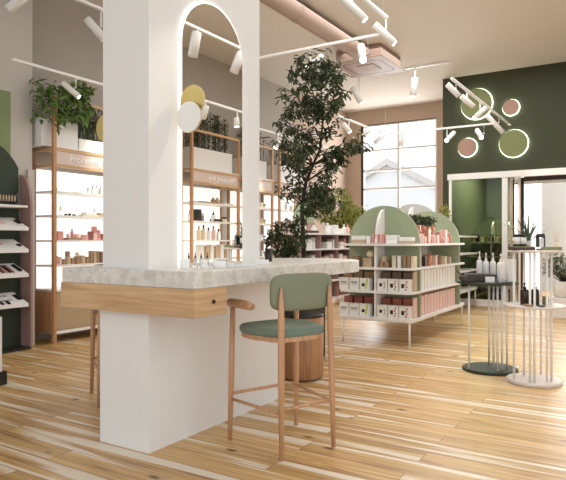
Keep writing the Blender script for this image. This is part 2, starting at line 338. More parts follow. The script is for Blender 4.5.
# ---------------------------------------------------------------- bar stools
def make_stool(label, loc, rz):
    # local frame: x forward (towards the counter), y to the left
    t_ = thing('bar_stool', label, 'bar stool', loc, rz)
    wd = 'stool_wood'
    legs = {'fl': ((.27, .265, 0), (.235, .262, .90)), 'fr': ((.27, -.285, 0), (.235, -.262, .90)),
            'bl': ((-.23, .205, 0), (-.205, .19, 1.03)), 'br': ((-.23, -.205, 0), (-.205, -.19, 1.03))}
    def P(k, z):
        a, c = Vector(legs[k][0]), Vector(legs[k][1]); return a + (c - a) * (z / c.z)
    for k, (a, c) in legs.items():
        a, c = Vector(a), Vector(c)
        if k[0] == 'b': B().tube([a, a.lerp(c, .45), a.lerp(c, .8), a.lerp(c, .93), c], [.014, .021, .021, .016, .005], 12).obj('leg', wd, t_)
        else: B().tube([a, a.lerp(c, .5), c], [.014, .020, .017], 12).obj('leg', wd, t_)
    for k1, k2, z in (('fl', 'fr', .31), ('bl', 'br', .30), ('fl', 'bl', .275), ('fr', 'br', .29)):
        B().tube([P(k1, z), P(k2, z)], .011, 8).obj('stretcher', wd, t_)
    for s_ in (1, -1):
        B().tube([(.27, s_ * .275, .905), (.25, s_ * .275, .91), (.13, s_ * .268, .91), (.02, s_ * .26, .905), (.0, s_ * .258, .903)], [.018, .028, .029, .027, .016], 14).obj('armrest', wd, t_)
    # seat: rounded trapezoid
    def outline(k, n=40):
        o = []
        for i in range(n):
            a = 2 * PI * i / n; ca, sa = math.cos(a), math.sin(a); e = .55
            x = .035 + .235 * abs(ca) ** e * (1 if ca > 0 else -1); y = (.225 + .03 * (x > 0)) * abs(sa) ** e * (1 if sa > 0 else -1)
            o.append((x * k, y * k))
        return o
    B().prism(outline(.96), 'z', .69, .722).obj('seat_frame', wd, t_, .006)
    b = B().m('seat_fabric'); prev = None
    for k, z in ((.97, .722), (1.0, .735), (1.0, .752), (.97, .768), (.85, .775), (.5, .768)):
        o = outline(k); rg = [b.bm.verts.new((p[0], p[1], z)) for p in o]
        if prev:
            for i in range(40): b._f([prev[i], prev[(i + 1) % 40], rg[(i + 1) % 40], rg[i]], True)
        prev = rg
    b._f(prev, True); b.obj('seat', None, t_)
    # curved rounded backrest
    b = B().m('back_fabric'); NX, NZ = 20, 12; W2, Z0, Z1 = .243, .882, 1.115
    def pt(u, v, side, sh):
        # u, v in -1..1 on a rounded rectangle
        y = u * W2 * sh; z = (Z0 + Z1) / 2 + v * (Z1 - Z0) / 2 * sh; x = -.165 + .30 * (.235 ** 2 - y * y) * -1 + .0
        x += side; return (x, y, z)
    def rr(a):
        ca, sa = math.cos(a), math.sin(a); e = .42
        return (abs(ca) ** e * (1 if ca > 0 else -1), abs(sa) ** e * (1 if sa > 0 else -1))
    rings = []
    for side, sh in ((.016, .0), (.02, .5), (.018, .9), (.008, .99), (-.008, .99), (-.018, .93), (-.022, .5), (-.02, .0)):
        rings.append([b.bm.verts.new(pt(*rr(2 * PI * i / 48), side, max(sh, .02))) for i in range(48)])
    for r0, r1 in zip(rings, rings[1:]):
        for i in range(48): b._f([r0[i], r0[(i + 1) % 48], r1[(i + 1) % 48], r1[i]], True)
    b._f(rings[0]); b._f(rings[-1]); b.obj('backrest', None, t_)
    return t_
st = make_stool('wooden bar stool with green seat and padded back in front of the counter', (3.29, 2.03, 0), R(68))
dup(st, label='wooden bar stool behind the counter left end, mostly hidden, one leg showing', loc=(3.57, 3.83, 0), rz=R(-115))
dm = thing('drum_side_table', 'round wooden drum table with dark top under the counter end', 'side table', (4.94, 2.87, 0))
B().lathe([(.185, .012), (.20, .02), (.205, .3), (.205, .58), (.2, .59)], seg=48).obj('drum', 'drum_wood', dm)
B().lathe([(.17, 0), (.17, .012)], seg=32).obj('base', 'dark_brown', dm)
B().lathe([(.2, .592), (.205, .6), (.205, .615), (.198, .62)], seg=48).obj('table_top', 'dark', dm)
# ---------------------------------------------------------------- wall shelving units
def unit(x0, x1, yf, dirn, label, text=True, zs=(1.0, 1.32, 1.64, 1.95)):
    # dirn +1: the back of the unit is towards +Y
    t_ = thing('shelving_unit', label, 'shelving unit', (x0, yf, 0), 0)
    W = x1 - x0; s = dirn; D_ = .46; p = .045
    def bx(b, xa, xb, ya, yb, za, zb_): ya, yb = sorted((ya * s, yb * s)); return b.box(xa, xb, ya, yb, za, zb_)
    for xa in (0, W - p):
        for ya in (0, D_ - p): bx(B(), xa, xa + p, ya, ya + p, 0, 3.15 if ya == 0 else 2.5).obj('post', 'oak_z', t_)
    bx(B(), p, W - p, 0, p, 3.11, 3.15).obj('top_rail', 'oak_x', t_)
    
    for za in (2.25, 2.46): bx(B(), p, W - p, 0, p, za, za + .04).obj('header_beam', 'oak_x', t_)
    
    for xa in (0, W - p):
        for za in (2.25, 2.46): bx(B(), xa, xa + p, p, D_ - p, za, za + .04).obj('side_beam', 'oak_y', t_)
    hp = bx(B(), p, W - p, .012, .03, 2.29, 2.46).obj('header_panel', 'header_pink', t_)
    if text:
        cu = bpy.data.curves.new('header_lettering', 'FONT'); cu.body = 'Processing line'; cu.size = .125; cu.extrude = .004; cu.align_x = 'CENTER'; cu.materials.append(M['letter_white'])
        tmp = bpy.data.objects.new('tmp', cu); col.objects.link(tmp); bpy.context.view_layer.update()
        me = bpy.data.meshes.new_from_object(tmp.evaluated_get(bpy.context.evaluated_depsgraph_get())); bpy.data.objects.remove(tmp)
        to = bpy.data.objects.new('header_lettering', me); col.objects.link(to); to.parent = hp
        to.location = (W / 2 - .16 * s, .007 * s, 2.335); to.rotation_euler = (R(90), 0, 0 if s > 0 else PI)
    bx(B(), p, W - p, 0, D_, 2.50, 2.512).obj('top_board', 'shelf_white', t_)
    bx(B(), p, W - p, D_ - .03, D_ - .01, .68, 2.25).obj('back_panel', 'lightbox', t_)
    for z in zs: bx(B(), p * .3, W - p * .3, .05, D_ - .03, z - .025, z, ).obj('shelf', 'shelf_white', t_)
    cb = bx(B(), p, W - p, .03, D_ - .02, .16, .66).obj('cabinet', 'oak_x', t_)
    for k in range(2): bx(B(), p + .01 + k * (W / 2 - p), W / 2 - .005 + k * (W / 2 - p), .012, .03, .17, .65).obj('door', 'rattan', cb)
    bx(B(), p, W - p, .01, D_, .12, .16).obj('base_board', 'shelf_white', t_); bx(B(), p, W - p, .0, D_, .66, .685).obj('cabinet_top', 'shelf_white', t_)
    for xa in (.0, W - .02):   # a side pane behind each front post
        bx(B(), xa, xa + .02, p, D_ - p, .14, .66).obj('side_panel', 'oak_z', t_)
    return t_
YU = 6.44
unit(4.84, 6.395, YU, 1, 'white backlit wooden framed shelving unit at far left, with lettered header, leafy plant on top')
unit(6.62, 8.175, YU, 1, 'backlit wooden shelving unit on left wall hidden behind the white column', False)
unit(8.40, 9.955, YU, 1, 'wooden framed shelving unit seen just right of the white column', True)
unit(10.18, 11.5, YU, 1, 'farthest wooden framed shelving unit, partly behind the tall leafy tree', False)
YO = 2 * CY0 - YU
unit(5.7, 7.22, YO, -1, 'shelving unit of the opposite wall showing at the arched mirror left edge', False)
unit(7.43, 8.76, YO, -1, 'lettered wooden shelving unit of the opposite wall, reflected in the arched mirror', True)
unit(8.97, 10.3, YO, -1, 'shelving unit of the opposite wall beyond the lettered one in the mirror', False)
# planters on top
def planter(x0, x1, y0, y1, z, h, label):
    t_ = thing('planter_box', label, 'planter', ((x0 + x1) / 2, (y0 + y1) / 2, z)); a, c = (x1 - x0) / 2, (y1 - y0) / 2
    B().box(-a, a, -c, c, 0, h, .006).obj('box', 'plaster_white', t_); B().box(-a + .02, a - .02, -c + .02, c - .02, h, h + .006).obj('soil', 'soil', t_); return t_
ZP = 2.512
planter(XY(37, 6.55) + .06, XY(77.5, 6.55), 6.54, 6.84, ZP, .36, 'square white planter box under the broad-leafed bush, top of far left unit')
planter(XY(78.5, 6.55), 6.33, 6.54, 6.84, ZP, .17, 'low white planter box of dark reeds, top of far left unit')
planter(8.5, 9.85, 6.54, 6.84, ZP, .36, 'white planter box of reeds just right of the white column')
planter(10.3, 11.4, 6.54, 6.84, ZP, .36, 'white planter box behind the tall tree, on the farthest unit')
planter(7.52, 8.66, YO - .4, YO - .1, ZP, .36, 'long white planter box reflected in the arched mirror')
planter(9.05, 10.2, YO - .4, YO - .1, ZP, .36, 'white planter box of opposite wall, at mirror right edge')
planter(5.8, 7.14, YO - .4, YO - .1, ZP, .36, 'white planter box of opposite wall, left of the mirrored long one')
def rv(a=1): return Vector((random.uniform(-a, a), random.uniform(-a, a), random.uniform(-a, a)))
def reeds(x0, x1, y0, y1, z, h, n, label, bushy=.5, lm='leaf_grass'):
    t_ = thing('reed_plant', label, 'plant', ((x0 + x1) / 2, (y0 + y1) / 2, z)); a, c = (x1 - x0) / 2, (y1 - y0) / 2
    b = B(); st_ = B()
    for i in range(n):
        x, y = random.uniform(-a, a), random.uniform(-c, c); hh = h * random.uniform(.75, 1)
        p = Vector((x, y, 0)); q = Vector((x + random.uniform(-.05, .05), y + random.uniform(-.04, .04), hh))
        st_.tube([p, q], [.006, .003], 4, False)
        for k in range(int(6 + bushy * 20)):
            f = random.random() ** .6; s_ = p.lerp(q, f); d = rv(); d.z = abs(d.z) * .7 + .2
            b.leaf(s_, d, Vector((0, 0, 1)), random.uniform(.05, .10), random.uniform(.012, .022))
    b.obj('foliage', lm, t_, recalc=False); st_.obj('stems', lm, t_); return t_
reeds(XY(80, 6.55), 6.3, 6.58, 6.8, ZP + .17, .46, 100, 'dense dark reeds in low planter, top of far left unit', .0)
reeds(8.52, 9.83, 6.58, 6.8, ZP + .36, .62, 60, 'tall dark reeds in the planter just right of the white column')
reeds(10.32, 11.38, 6.58, 6.8, ZP + .36, .62, 40, 'dark reeds in the planter behind the tall tree')
reeds(7.54, 8.64, YO - .36, YO - .14, ZP + .36, .66, 60, 'dark bushy reeds reflected in the arched mirror')
reeds(9.07, 10.18, YO - .36, YO - .14, ZP + .36, .66, 40, 'dark reeds of opposite wall at mirror right edge')
reeds(5.82, 7.12, YO - .36, YO - .14, ZP + .36, .66, 40, 'dark reeds of opposite wall left of the mirrored planter')
# broad leafed bush far left
bt = thing('leafy_bush', 'bright broad-leafed bush overflowing the square planter at far left', 'plant', (XY(58, 6.6), 6.6, ZP + .365))
b = B(); s2 = B()
for i in range(46):
    q = Vector((random.uniform(-.36, .32), random.uniform(-.28, -.05), random.uniform(-.06, .46))); s2.tube([(0, 0, -.05), q * .5 + Vector((0, 0, .06)), q], [.006, .004, .002], 5)
    for k in range(9): b.leaf(q + rv(.07), rv() + Vector((0, -.2, -.3)), Vector((0, 0, 1)), random.uniform(.08, .14), random.uniform(.04, .06))
b.obj('foliage', 'leaf_mid', bt, recalc=False); s2.obj('stems', 'bark', bt)
# ---------------------------------------------------------------- generic products
CACHE = {}
def product(kind, m1, m2, w_, d_, h_):
    """one mesh product, base at origin, front towards -Y"""
    b = B()
    if kind == 'box': b.m(m1).box(-w_ / 2, w_ / 2, -d_ / 2, d_ / 2, 0, h_, min(.003, h_ / 8))
    elif kind == 'bottle':
        r = w_ / 2; b.m(m1).lathe([(r * .92, 0), (r, h_ * .03), (r, h_ * .62), (r * .8, h_ * .70), (r * .35, h_ * .74)], seg=16)
        b.m(m2).lathe([(r * .42, h_ * .74), (r * .42, h_ * .98), (r * .3, h_)], seg=12)
    elif kind == 'pump':
        r = w_ / 2; b.m(m1).lathe([(r * .92, 0), (r, h_ * .03), (r, h_ * .60), (r * .85, h_ * .67), (r * .35, h_ * .70)], seg=16)
        b.m(m2).lathe([(r * .42, h_ * .70), (r * .42, h_ * .79), (r * .14, h_ * .80), (r * .14, h_ * .92)], seg=12).box(-r * .9, r * .3, -r * .18, r * .18, h_ * .92, h_)
    elif kind == 'dropper':
        r = w_ / 2; b.m(m1).lathe([(r * .92, 0), (r, h_ * .03), (r, h_ * .55), (r * .45, h_ * .62)], seg=16)
        b.m(m2).lathe([(r * .5, h_ * .62), (r * .45, h_ * .78), (r * .25, h_ * .80), (r * .22, h_ * .97), (0, h_)], seg=12)
    elif kind == 'jar':
        r = w_ / 2; b.m(m1).lathe([(r * .93, 0), (r, h_ * .06), (r, h_ * .62), (r * .9, h_ * .66)], seg=18); b.m(m2).lathe([(r, h_ * .67), (r, h_ * .97), (r * .95, h_)], seg=18)
    elif kind == 'tray': b.m(m1).box(-w_ / 2, w_ / 2, -d_ / 2, d_ / 2, 0, h_ * .5, .002).box(-w_ / 2, w_ / 2, -d_ / 2, -d_ / 2 + .008, h_ * .5, h_).box(-w_ / 2, w_ / 2, d_ / 2 - .008, d_ / 2, h_ * .5, h_)
    elif kind == 'ball': b.m(m1).lathe([(0, 0)] + [(w_ / 2 * math.sin(PI * i / 10), w_ / 2 * (1 - math.cos(PI * i / 10))) for i in range(1, 10)] + [(0, w_)], seg=18)
    elif kind == 'tube': b.m(m1).lathe([(w_ * .5, 0), (w_ * .5, h_ * .35)], seg=14); b.m(m2).lathe([(w_ * .38, h_ * .35), (w_ * .38, h_ * .8), (w_ * .1, h_)], seg=14)
    return b
NAMEK = {'box': 'product_box', 'bottle': 'bottle', 'pump': 'pump_bottle', 'dropper': 'dropper_bottle', 'jar': 'jar', 'tray': 'tray', 'ball': 'round_ornament', 'tube': 'lipstick'}
CATK = {'box': 'box', 'bottle': 'bottle', 'pump': 'bottle', 'dropper': 'bottle', 'jar': 'jar', 'tray': 'tray', 'ball': 'ornament', 'tube': 'lipstick'}
def put(kind, m1, m2, w_, d_, h_, loc, label, rz=0, group=None):
    key = (kind, m1, m2, round(w_, 3), round(d_, 3), round(h_, 3))
    if key in CACHE:
        o = CACHE[key].copy(); col.objects.link(o); o.parent = None
        if 'group' in o: del o['group']
    else:
        o = product(*key[:3], w_, d_, h_).obj(NAMEK[kind], m1); CACHE[key] = o
    return tag(o, label, CATK[kind], group, loc, rz)
ordn = ('first', 'second', 'third', 'fourth', 'fifth', 'sixth', 'seventh', 'eighth', 'ninth', 'tenth', 'eleventh', 'twelfth', 'thirteenth', 'fourteenth')
# items on shelves facing -Y: (px0, px1, height_m, kind, m1, m2, label, [lift])
def row_y(yc, z, items, depth=.12):
    for it in items:
        a, c, h, k, m1, m2, lab = it[:7]; lift = it[7] if len(it) > 7 else 0
        x0, x1 = XY(a, yc), XY(c, yc); put(k, m1, m2, (x1 - x0) * .94, min(depth, max(.03, (x1 - x0))) if k == 'box' else depth, h, ((x0 + x1) / 2, yc, z + lift), lab)
def row_x(xc, z, items, depth=.12):
    for it in items:
        a, c, h, k, m1, m2, lab = it[:7]; lift = it[7] if len(it) > 7 else 0
        y1, y0 = YX(a, xc), YX(c, xc); put(k, m1, m2, (y1 - y0) * .94, depth, h, (xc, (y0 + y1) / 2, z + lift), lab, R(-90))
U = 'on far left unit '
yi = 6.62
row_y(yi, 1.95, [(53.6, 57.4, .05, 'jar', 'cream', 'lime', 'small yellow jar beside the post, top shelf of far left unit'),
    (69, 79, .012, 'tray', 'kraft', 'kraft', 'thin wooden tray lying on the top shelf of far left unit'),
    (87, 90, .09, 'jar', 'bottle_white', 'carton_white', 'leftmost small white jar of the far left unit top shelf'),
    (91, 94, .12, 'bottle', 'bottle_white', 'grey_card', 'white bottle third from column, far left unit top shelf'),
    (95, 98.2, .14, 'bottle', 'clear', 'white_metal', 'clear bottle beside white bottles, far left unit top shelf'),
    (99, 102.2, .13, 'bottle', 'bottle_white', 'white_metal', 'white bottle touching the column edge, far left unit top shelf')])
row_y(yi, 1.64, [(59, 62.5, .14, 'dropper', 'clear', 'lime', 'slim vase with yellow-green tip, second shelf of far left unit'),
    (64.5, 67.3, .03, 'jar', 'dark', 'dark', 'leftmost of three tiny black jars, second shelf of far left unit'),
    (68.2, 71, .035, 'jar', 'dark', 'dark', 'middle of three tiny black jars, second shelf of far left unit'),
    (72.4, 75.2, .03, 'jar', 'dark', 'grey_card', 'rightmost of three tiny black jars, second shelf of far left unit'),
    (75.6, 78, .13, 'bottle', 'clear', 'white_metal', 'thin clear bottle right of the tiny black jars'),
    (80, 97, .025, 'tray', 'cream', 'cream', 'wide cream tray on second shelf of far left unit'),
    (83, 94, .035, 'box', 'carton_white', 'cream', 'flat white box lying on the cream tray', .026),
    (93.2, 96, .11, 'bottle', 'bottle_white', 'white_metal', 'white bottle standing on the cream tray end', .026),
    (97.8, 102.2, .06, 'box', 'kraft_light', 'cream', 'small beige box touching the column, second shelf of far left unit')])
row_y(yi, 1.32, [(55.5, 61.5, .115, 'box', 'pink', 'pink', 'square pink box beside the post, third shelf of far left unit'),
    (65, 79, .03, 'box', 'kraft', 'kraft', 'long brown flat box, third shelf of far left unit'),
    (66.5, 69.3, .05, 'jar', 'pale_pink', 'pink', 'short pink jar standing left on the long brown box', .03),
    (70.5, 73.5, .12, 'bottle', 'pink', 'dark_brown', 'pink bottle with dark cap on the long brown box', .03),
    (75, 78.5, .05, 'box', 'pale_pink', 'pink', 'small pale box standing right on the long brown box', .03),
    (81.5, 85, .075, 'box', 'pink', 'pink', 'small pink box right of the long brown box'),
    (86, 87.8, .07, 'box', 'pale_pink', 'pink', 'narrow pale pink box before the stacked pink boxes'),
    (88.4, 91.4, .12, 'box', 'carton_red', 'pink', 'dark red upright box left of stacked pink boxes'),
    (92, 96, .10, 'box', 'pale_pink', 'pink', 'lower pale pink box of the stack near the column'),
    (92.4, 95.8, .09, 'box', 'pink', 'pink', 'upper pink box of the stack near the column', .10),
    (96.6, 99.6, .14, 'box', 'pink', 'pink', 'tall pink box second from column, third shelf of far left unit'),
    (100, 102.6, .09, 'box', 'carton_red', 'pink', 'small dark pink box touching column, third shelf of far left unit')])
row_y(yi, 1.0, [(55, 57.5, .11, 'box', 'pink', 'pink', 'narrow pink box by the post, lowest shelf of far left unit'),
    (58, 61, .10, 'box', 'pale_pink', 'pink', 'pale pink box left of the brown boxes, lowest shelf of far left unit'),
    (62, 65, .07, 'box', 'kraft', 'kraft', 'first low brown box, lowest shelf of far left unit'),
    (66, 69.5, .10, 'box', 'kraft_light', 'kraft', 'lower box of brown pair stacked, lowest shelf of far left unit'),
    (66, 69, .07, 'box', 'kraft', 'kraft', 'upper box of brown pair stacked, lowest shelf of far left unit', .10),
    (70, 74, .08, 'box', 'kraft', 'kraft', 'brown box between stacked pair and ball, lowest shelf of far left unit'),
    (75, 79, .10, 'box', 'kraft', 'kraft', 'brown box carrying the white ball, lowest shelf of far left unit'),
    (75.3, 79, .07, 'ball', 'cream', 'cream', 'cream ball on a brown box, far left unit', .10),
    (80, 84, .11, 'box', 'kraft_light', 'kraft', 'light brown box right of the cream ball'),
    (85, 88.5, .09, 'box', 'kraft', 'kraft', 'short brown box before the upright ones near the column'),
    (89.3, 92, .17, 'box', 'kraft', 'kraft', 'first tall brown upright box near column, lowest shelf'),
    (92.8, 95.6, .17, 'box', 'kraft_light', 'kraft', 'pale tall upright box near column, lowest shelf'),
    (96.4, 98.6, .165, 'box', 'kraft', 'kraft', 'middle tall brown upright box near column, lowest shelf'),
    (99.4, 102, .16, 'box', 'carton_brown', 'kraft', 'dark brown tall box nearest the column, lowest shelf')])
# goods on the unit right of the column
for z, nm, mset in ((1.0, 'lowest', 'clear'), (1.32, 'third', 'bottle_white'), (1.64, 'second', 'kraft_light'), (1.95, 'top', 'cream')):
    for j, pxx in enumerate((256.5, 259.5, 262.5)):
        k = ('bottle', 'box', 'jar')[j]; w_ = (XY(pxx + 2.6, yi) - XY(pxx, yi)) * .8
        put(k, mset, 'dark', .07, .07, (.17, .11, .09)[j], (XY(pxx + 1.5, yi), yi, z), '%s %s on the %s shelf just right of the white column' % ({'clear': 'clear', 'bottle_white': 'white', 'kraft_light': 'tan', 'cream': 'cream'}[mset], k, nm))
for z, nm in ((1.32, 'third'), (1.64, 'second'), (1.95, 'top')):
    for j, pxx in enumerate((286, 291, 296)):
        k = ('bottle', 'jar', 'box')[j]
        put(k, ('bottle_white', 'cream', 'kraft_light')[j], 'white_metal', .08, .08, (.18, .1, .12)[j], (XY(pxx, yi), yi, z), 'pale %s on the %s shelf of the farthest wooden unit' % (k, nm))
# goods on mirrored unit (virtual pixel positions, real on the opposite wall)
def row_m(z, items):
    for it in items:
        a, c, h, k, m1, m2, lab = it[:7]; lift = it[7] if len(it) > 7 else 0
        x0, x1 = XY(a, 6.62), XY(c, 6.62); put(k, m1, m2, (x1 - x0) * .94, .12, h, ((x0 + x1) / 2, 2 * CY0 - 6.62, z + lift), lab, PI)
row_m(1.95, [(193.5, 209, .03, 'tray', 'kraft', 'kraft', 'long brown tray on the mirrored top shelf'), (209.5, 213, .12, 'bottle', 'kraft', 'kraft_light', 'brown bottle on the mirrored top shelf'), (213.5, 217, .12, 'bottle', 'kraft_light', 'kraft', 'tan bottle on the mirrored top shelf'), (219, 230, .025, 'box', 'cream', 'cream', 'flat cream box on the mirrored top shelf')])
row_m(1.64, [(186.5, 189, .17, 'bottle', 'clear', 'dark', 'clear bottle with black cap behind the mirrored post'), (193, 197, .20, 'box', 'dark', 'dark', 'black upright box on the mirrored second shelf'), (198.5, 201.5, .14, 'jar', 'grey_card', 'carton_white', 'grey jar beside the mirrored black box'),
    (209.8, 213, .19, 'dropper', 'bottle_white', 'dark', 'white bottle with black dropper, mirrored second shelf'), (210, 218, .05, 'tray', 'dark_brown', 'dark', 'dark low dish on the mirrored second shelf', .0), (220, 224, .09, 'jar', 'cream', 'dark', 'cream jar with black lid, mirrored second shelf')])
row_m(1.32, [(195, 198.5, .24, 'bottle', 'cream', 'kraft_light', 'cream tall bottle on the mirrored third shelf'), (200, 203, .26, 'bottle', 'cream', 'dark_brown', 'tall bottle with dark cap, mirrored third shelf'), (205, 208, .22, 'bottle', 'bottle_white', 'dark', 'white slim bottle, mirrored third shelf'), (210, 213, .25, 'bottle', 'pale_pink', 'kraft', 'pale pink bottle, mirrored third shelf'), (215, 218, .2, 'bottle', 'clear', 'dark', 'clear bottle, mirrored third shelf right')])
row_m(1.0, [(196 + 5 * i, 199.5 + 5 * i, .24 - .02 * (i % 2), 'box', ('carton_white', 'kraft_light')[i % 2], 'cream', '%s upright box, number %s along the mirrored lowest shelf' % (('white', 'tan')[i % 2], ('one', 'two', 'three', 'four', 'five', 'six')[i])) for i in range(6)])
# ---------------------------------------------------------------- left arched cosmetics stand
ls = thing('arched_display_stand', 'dark green arched cosmetics stand with pink side and five shelves at left edge', 'display stand', (3.85, 6.6, 0))
n = 24; ar = [(-.7, 0), (.64, 0)] + [(.7 * math.cos(PI * i / n), 1.85 + .7 * math.sin(PI * i / n)) for i in range(n + 1) if .7 * math.cos(PI * i / n) < .64]
B().prism(ar, 'y', -.0, .03).obj('back_panel', 'dark_sage', ls)
sp = [(0, 0), (-.19, 0), (-.19, 1.72)] + [(-.19 + .21 * (1 - math.cos(R(a))), 1.72 + .40 * math.sin(R(a))) for a in range(15, 91, 15)] + [(.03, 2.12), (.03, 0)]
B().prism(sp, 'x', .64, .67).obj('side_panel', 'pink_panel', ls)
B().prism(sp, 'x', -.70, -.67).obj('side_panel', 'pink_panel', ls)
zsh = (1.73, 1.46, 1.20, .91, .56)
for i, z in enumerate(zsh):
    if i == 0: B().box(-.67, .54, -.28, 0, z - .025, z).obj('shelf', 'shelf_white', ls)
    else: B().prism([(-.30, z - .03), (-.30, z + .01), (0, z + .13), (0, z + .10)], 'x', -.67, .54).obj('shelf', 'shelf_white', ls, .003)
B().box(-.67, .64, -.20, 0, 0, .03).obj('base', 'dark', ls)
def onslope(k, m1, m2, w_, d_, h_, x, f, i, lab, group=None):   # lies on slanted shelf i, f = 0 front .. 1 back
    z = zsh[i]; o = put(k, m1, m2, w_, d_, h_, (x - .05, 6.6 - .30 + .30 * f, z + .012 + .12 * f), lab, 0, group); o.rotation_euler = (math.atan2(.12, .30), 0, 0); return o
for j in range(9):
    put('tube', 'black_gloss', 'kraft_light', .028, .028, .12, (3.98 + j * .037, 6.40, zsh[0]), 'black and beige lipstick, %s from the right in the top row of the arched stand' % ('ninth', 'eighth', 'seventh', 'sixth', 'fifth', 'fourth', 'third', 'second', 'first')[j])
o = put('box', 'black_gloss', 'dark', .07, .012, .15, (4.34, 6.40, zsh[0]), 'black framed card leaning at the right end of the lipstick row'); o.rotation_euler = (R(-12), 0, R(20))
onslope('box', 'pale_pink', 'pink', .22, .13, .004, 4.10, .5, 1, 'pale pink leaflet on the upper slanted shelf')
onslope('box', 'black_gloss', 'dark', .05, .1, .015, 4.39, .5, 1, 'black compact case on the upper slanted shelf')
onslope('box', 'pink', 'pink', .20, .10, .004, 4.08, .55, 2, 'pink swatch card on the second slanted shelf')
onslope('box', 'black_gloss', 'dark', .04, .06, .015, 4.38, .35, 2, 'black lipstick case on the second slanted shelf')
for j in range(6): onslope('box', ('black_gloss', 'pale_pink', 'dark_brown', 'pink', 'black_gloss', 'carton_red')[j], 'dark', .022, .2, .012, 4.06 + j * .042, .45, 3, '%s slim palette lying %s from left on the third slanted shelf' % (('black', 'pale pink', 'brown', 'pink', 'black', 'dark red')[j], ('first', 'second', 'third', 'fourth', 'fifth', 'sixth')[j]))
onslope('box', 'black_gloss', 'dark', .045, .18, .015, 4.38, .5, 3, 'black long palette at the right end of the third slanted shelf')
CACHE.clear()
for a in (0, 1):
    for c in range(4): onslope('box', 'grey_card', 'grey_card', .05, .03, .004, 4.05 + c * .07, .35 + a * .35, 4, 'small grey swatch tile in the grid on the lowest slanted shelf', 'grey swatch tiles on the arched stand')
for j, (x, ww) in enumerate(((4.12, .03), (4.2, .03), (4.39, .06))): onslope('box', 'black_gloss', 'dark', ww, .07 + .05 * (j == 2), .015, x, .15 if j < 2 else .5, 4, ('left tiny black case on the lowest slanted shelf', 'middle tiny black case on the lowest slanted shelf', 'larger black case at the right of the lowest slanted shelf')[j])
tag(B().box(-.3, .3, -.015, 0, -.5, .5).obj('wall_panel_art', 'panel_green'), 'pale green rectangular picture on the wall above the arched stand', 'picture', None, (XY(10.5, 6.64) - .3, 6.655, 2.62))
bs = thing('display_post', 'white post with black foot cut off by the left picture edge', 'stand', at(-3, 384, 5.42) * 1.0); bs.location.z = 0
B().box(-.03, .03, -.03, .03, .12, .62).obj('post', 'white_metal', bs); B().box(-.06, .06, -.06, .06, 0, .12).obj('foot', 'dark', bs)
# ---------------------------------------------------------------- green gondola
def gondola(loc, label, pan='sage', L_=2.42, arches=(.32, 2.10)):
    g = thing('display_gondola', label, 'shelf', loc)   # origin: near right front corner; x back, y left
    for z in (.35, .68, .975, 1.275): B().prism(rrect(0, L_, 0, 1.0, .09), 'z', z - .028, z).obj('shelf', 'shelf_white', g)
    for xa in arches: B().prism(arch(.5, .49, .35, 1.275), 'x', xa, xa + .025).obj('arch_panel', pan, g)
    # lengthwise spine with rounded ends above the top shelf
    r = .44; sp_ = [(.05, .35), (L_ - .05, .35), (L_ - .05, 1.275)] + [(2.10 + .27 * math.cos(R(a)), 1.275 + r * math.sin(R(a))) for a in range(15, 91, 15)] + [(.33 - .27 * math.sin(R(a)), 1.275 + r * math.cos(R(a))) for a in range(0, 90, 15)] + [(.05, 1.275)]
    sp2 = [(.05, .35), (.32, .35), (.32, 1.275 + r)] + [(.32 - .25 * math.sin(R(a)), 1.275 + r * math.cos(R(a))) for a in range(15, 91, 15)] + [(.05, 1.275)]
    B().prism(sp2, 'y', .485, .515).obj('front_fin', 'shelf_white', g)
    B().box(.345, 2.10, .485, .515, .35, 1.275).obj('spine_panel', 'shelf_white', g)
    B().box(2.125, L_ - .05, .485, .515, .35, 1.275).obj('back_fin', 'shelf_white', g)
    for x in (.05, L_ - .05):
        for y in (.05, .95): B().tube([(x, y, 0), (x, y, .325)], .014, 10).obj('leg', 'white_metal', g)
    B().prism(rrect(.02, L_ - .02, .02, .98, .07), 'z', .30, .321).obj('bottom_frame', 'white_metal', g)
    return g
GX, GY = 6.93, 2.49
gondola((GX, GY, 0), 'green arched shop gondola with white rounded shelves full of cartons')
# cartons on front
def carton(loc, label, style, group=None):
    t_ = thing('printed_carton', label, 'carton', loc, 0, group); w2 = .066; h = .155
    B().box(0, .11, -w2, w2, 0, h, .002).obj('carton_body', 'carton_white', t_)
    if style == 0:
        B().m('grey_card').box(-.0015, 0, -.042, .042, .085, .108).box(-.0015, 0, -.036, .036, .07, .076).obj('printed_label', None, t_)
    elif style == 1:
        B().m('dark').box(-.0015, 0, -.005, .035, .05, .09).m('lime').prism([(-.03, .02), (-.012, .02), (-.03, .15), (-.055, .15)], 'x', -.0015, 0).obj('printed_label', None, t_)
    elif style == 2:
        B().m('dark').box(-.0015, 0, .0, .035, .06, .10).m('grey_card').prism([(-.045, .03), (-.04, .03), (-.02, .12), (-.025, .12)], 'x', -.0015, 0).prism([(-.02, .03), (-.025, .03), (-.045, .12), (-.04, .12)], 'x', -.0015, 0).obj('printed_label', None, t_)
    else:
        b = B().m('dark').box(-.0015, 0, .0, .038, .05, .10).m('red_print')
        for k in range(4): b.disc((-.001, -.02 - .012 * (k % 2), .03 + .032 * k), (1, 0, 0), .012, .0014, 10)
        b.obj('printed_label', None, t_)
    return t_
cp = (342, 351.5, 361, 372 + 9, 389.5, 400) ; cy = [.93, .785, .64, .40, .255, .11]
nm6 = ('leftmost', 'second from left', 'third from left', 'fourth from left', 'fifth from left', 'rightmost')
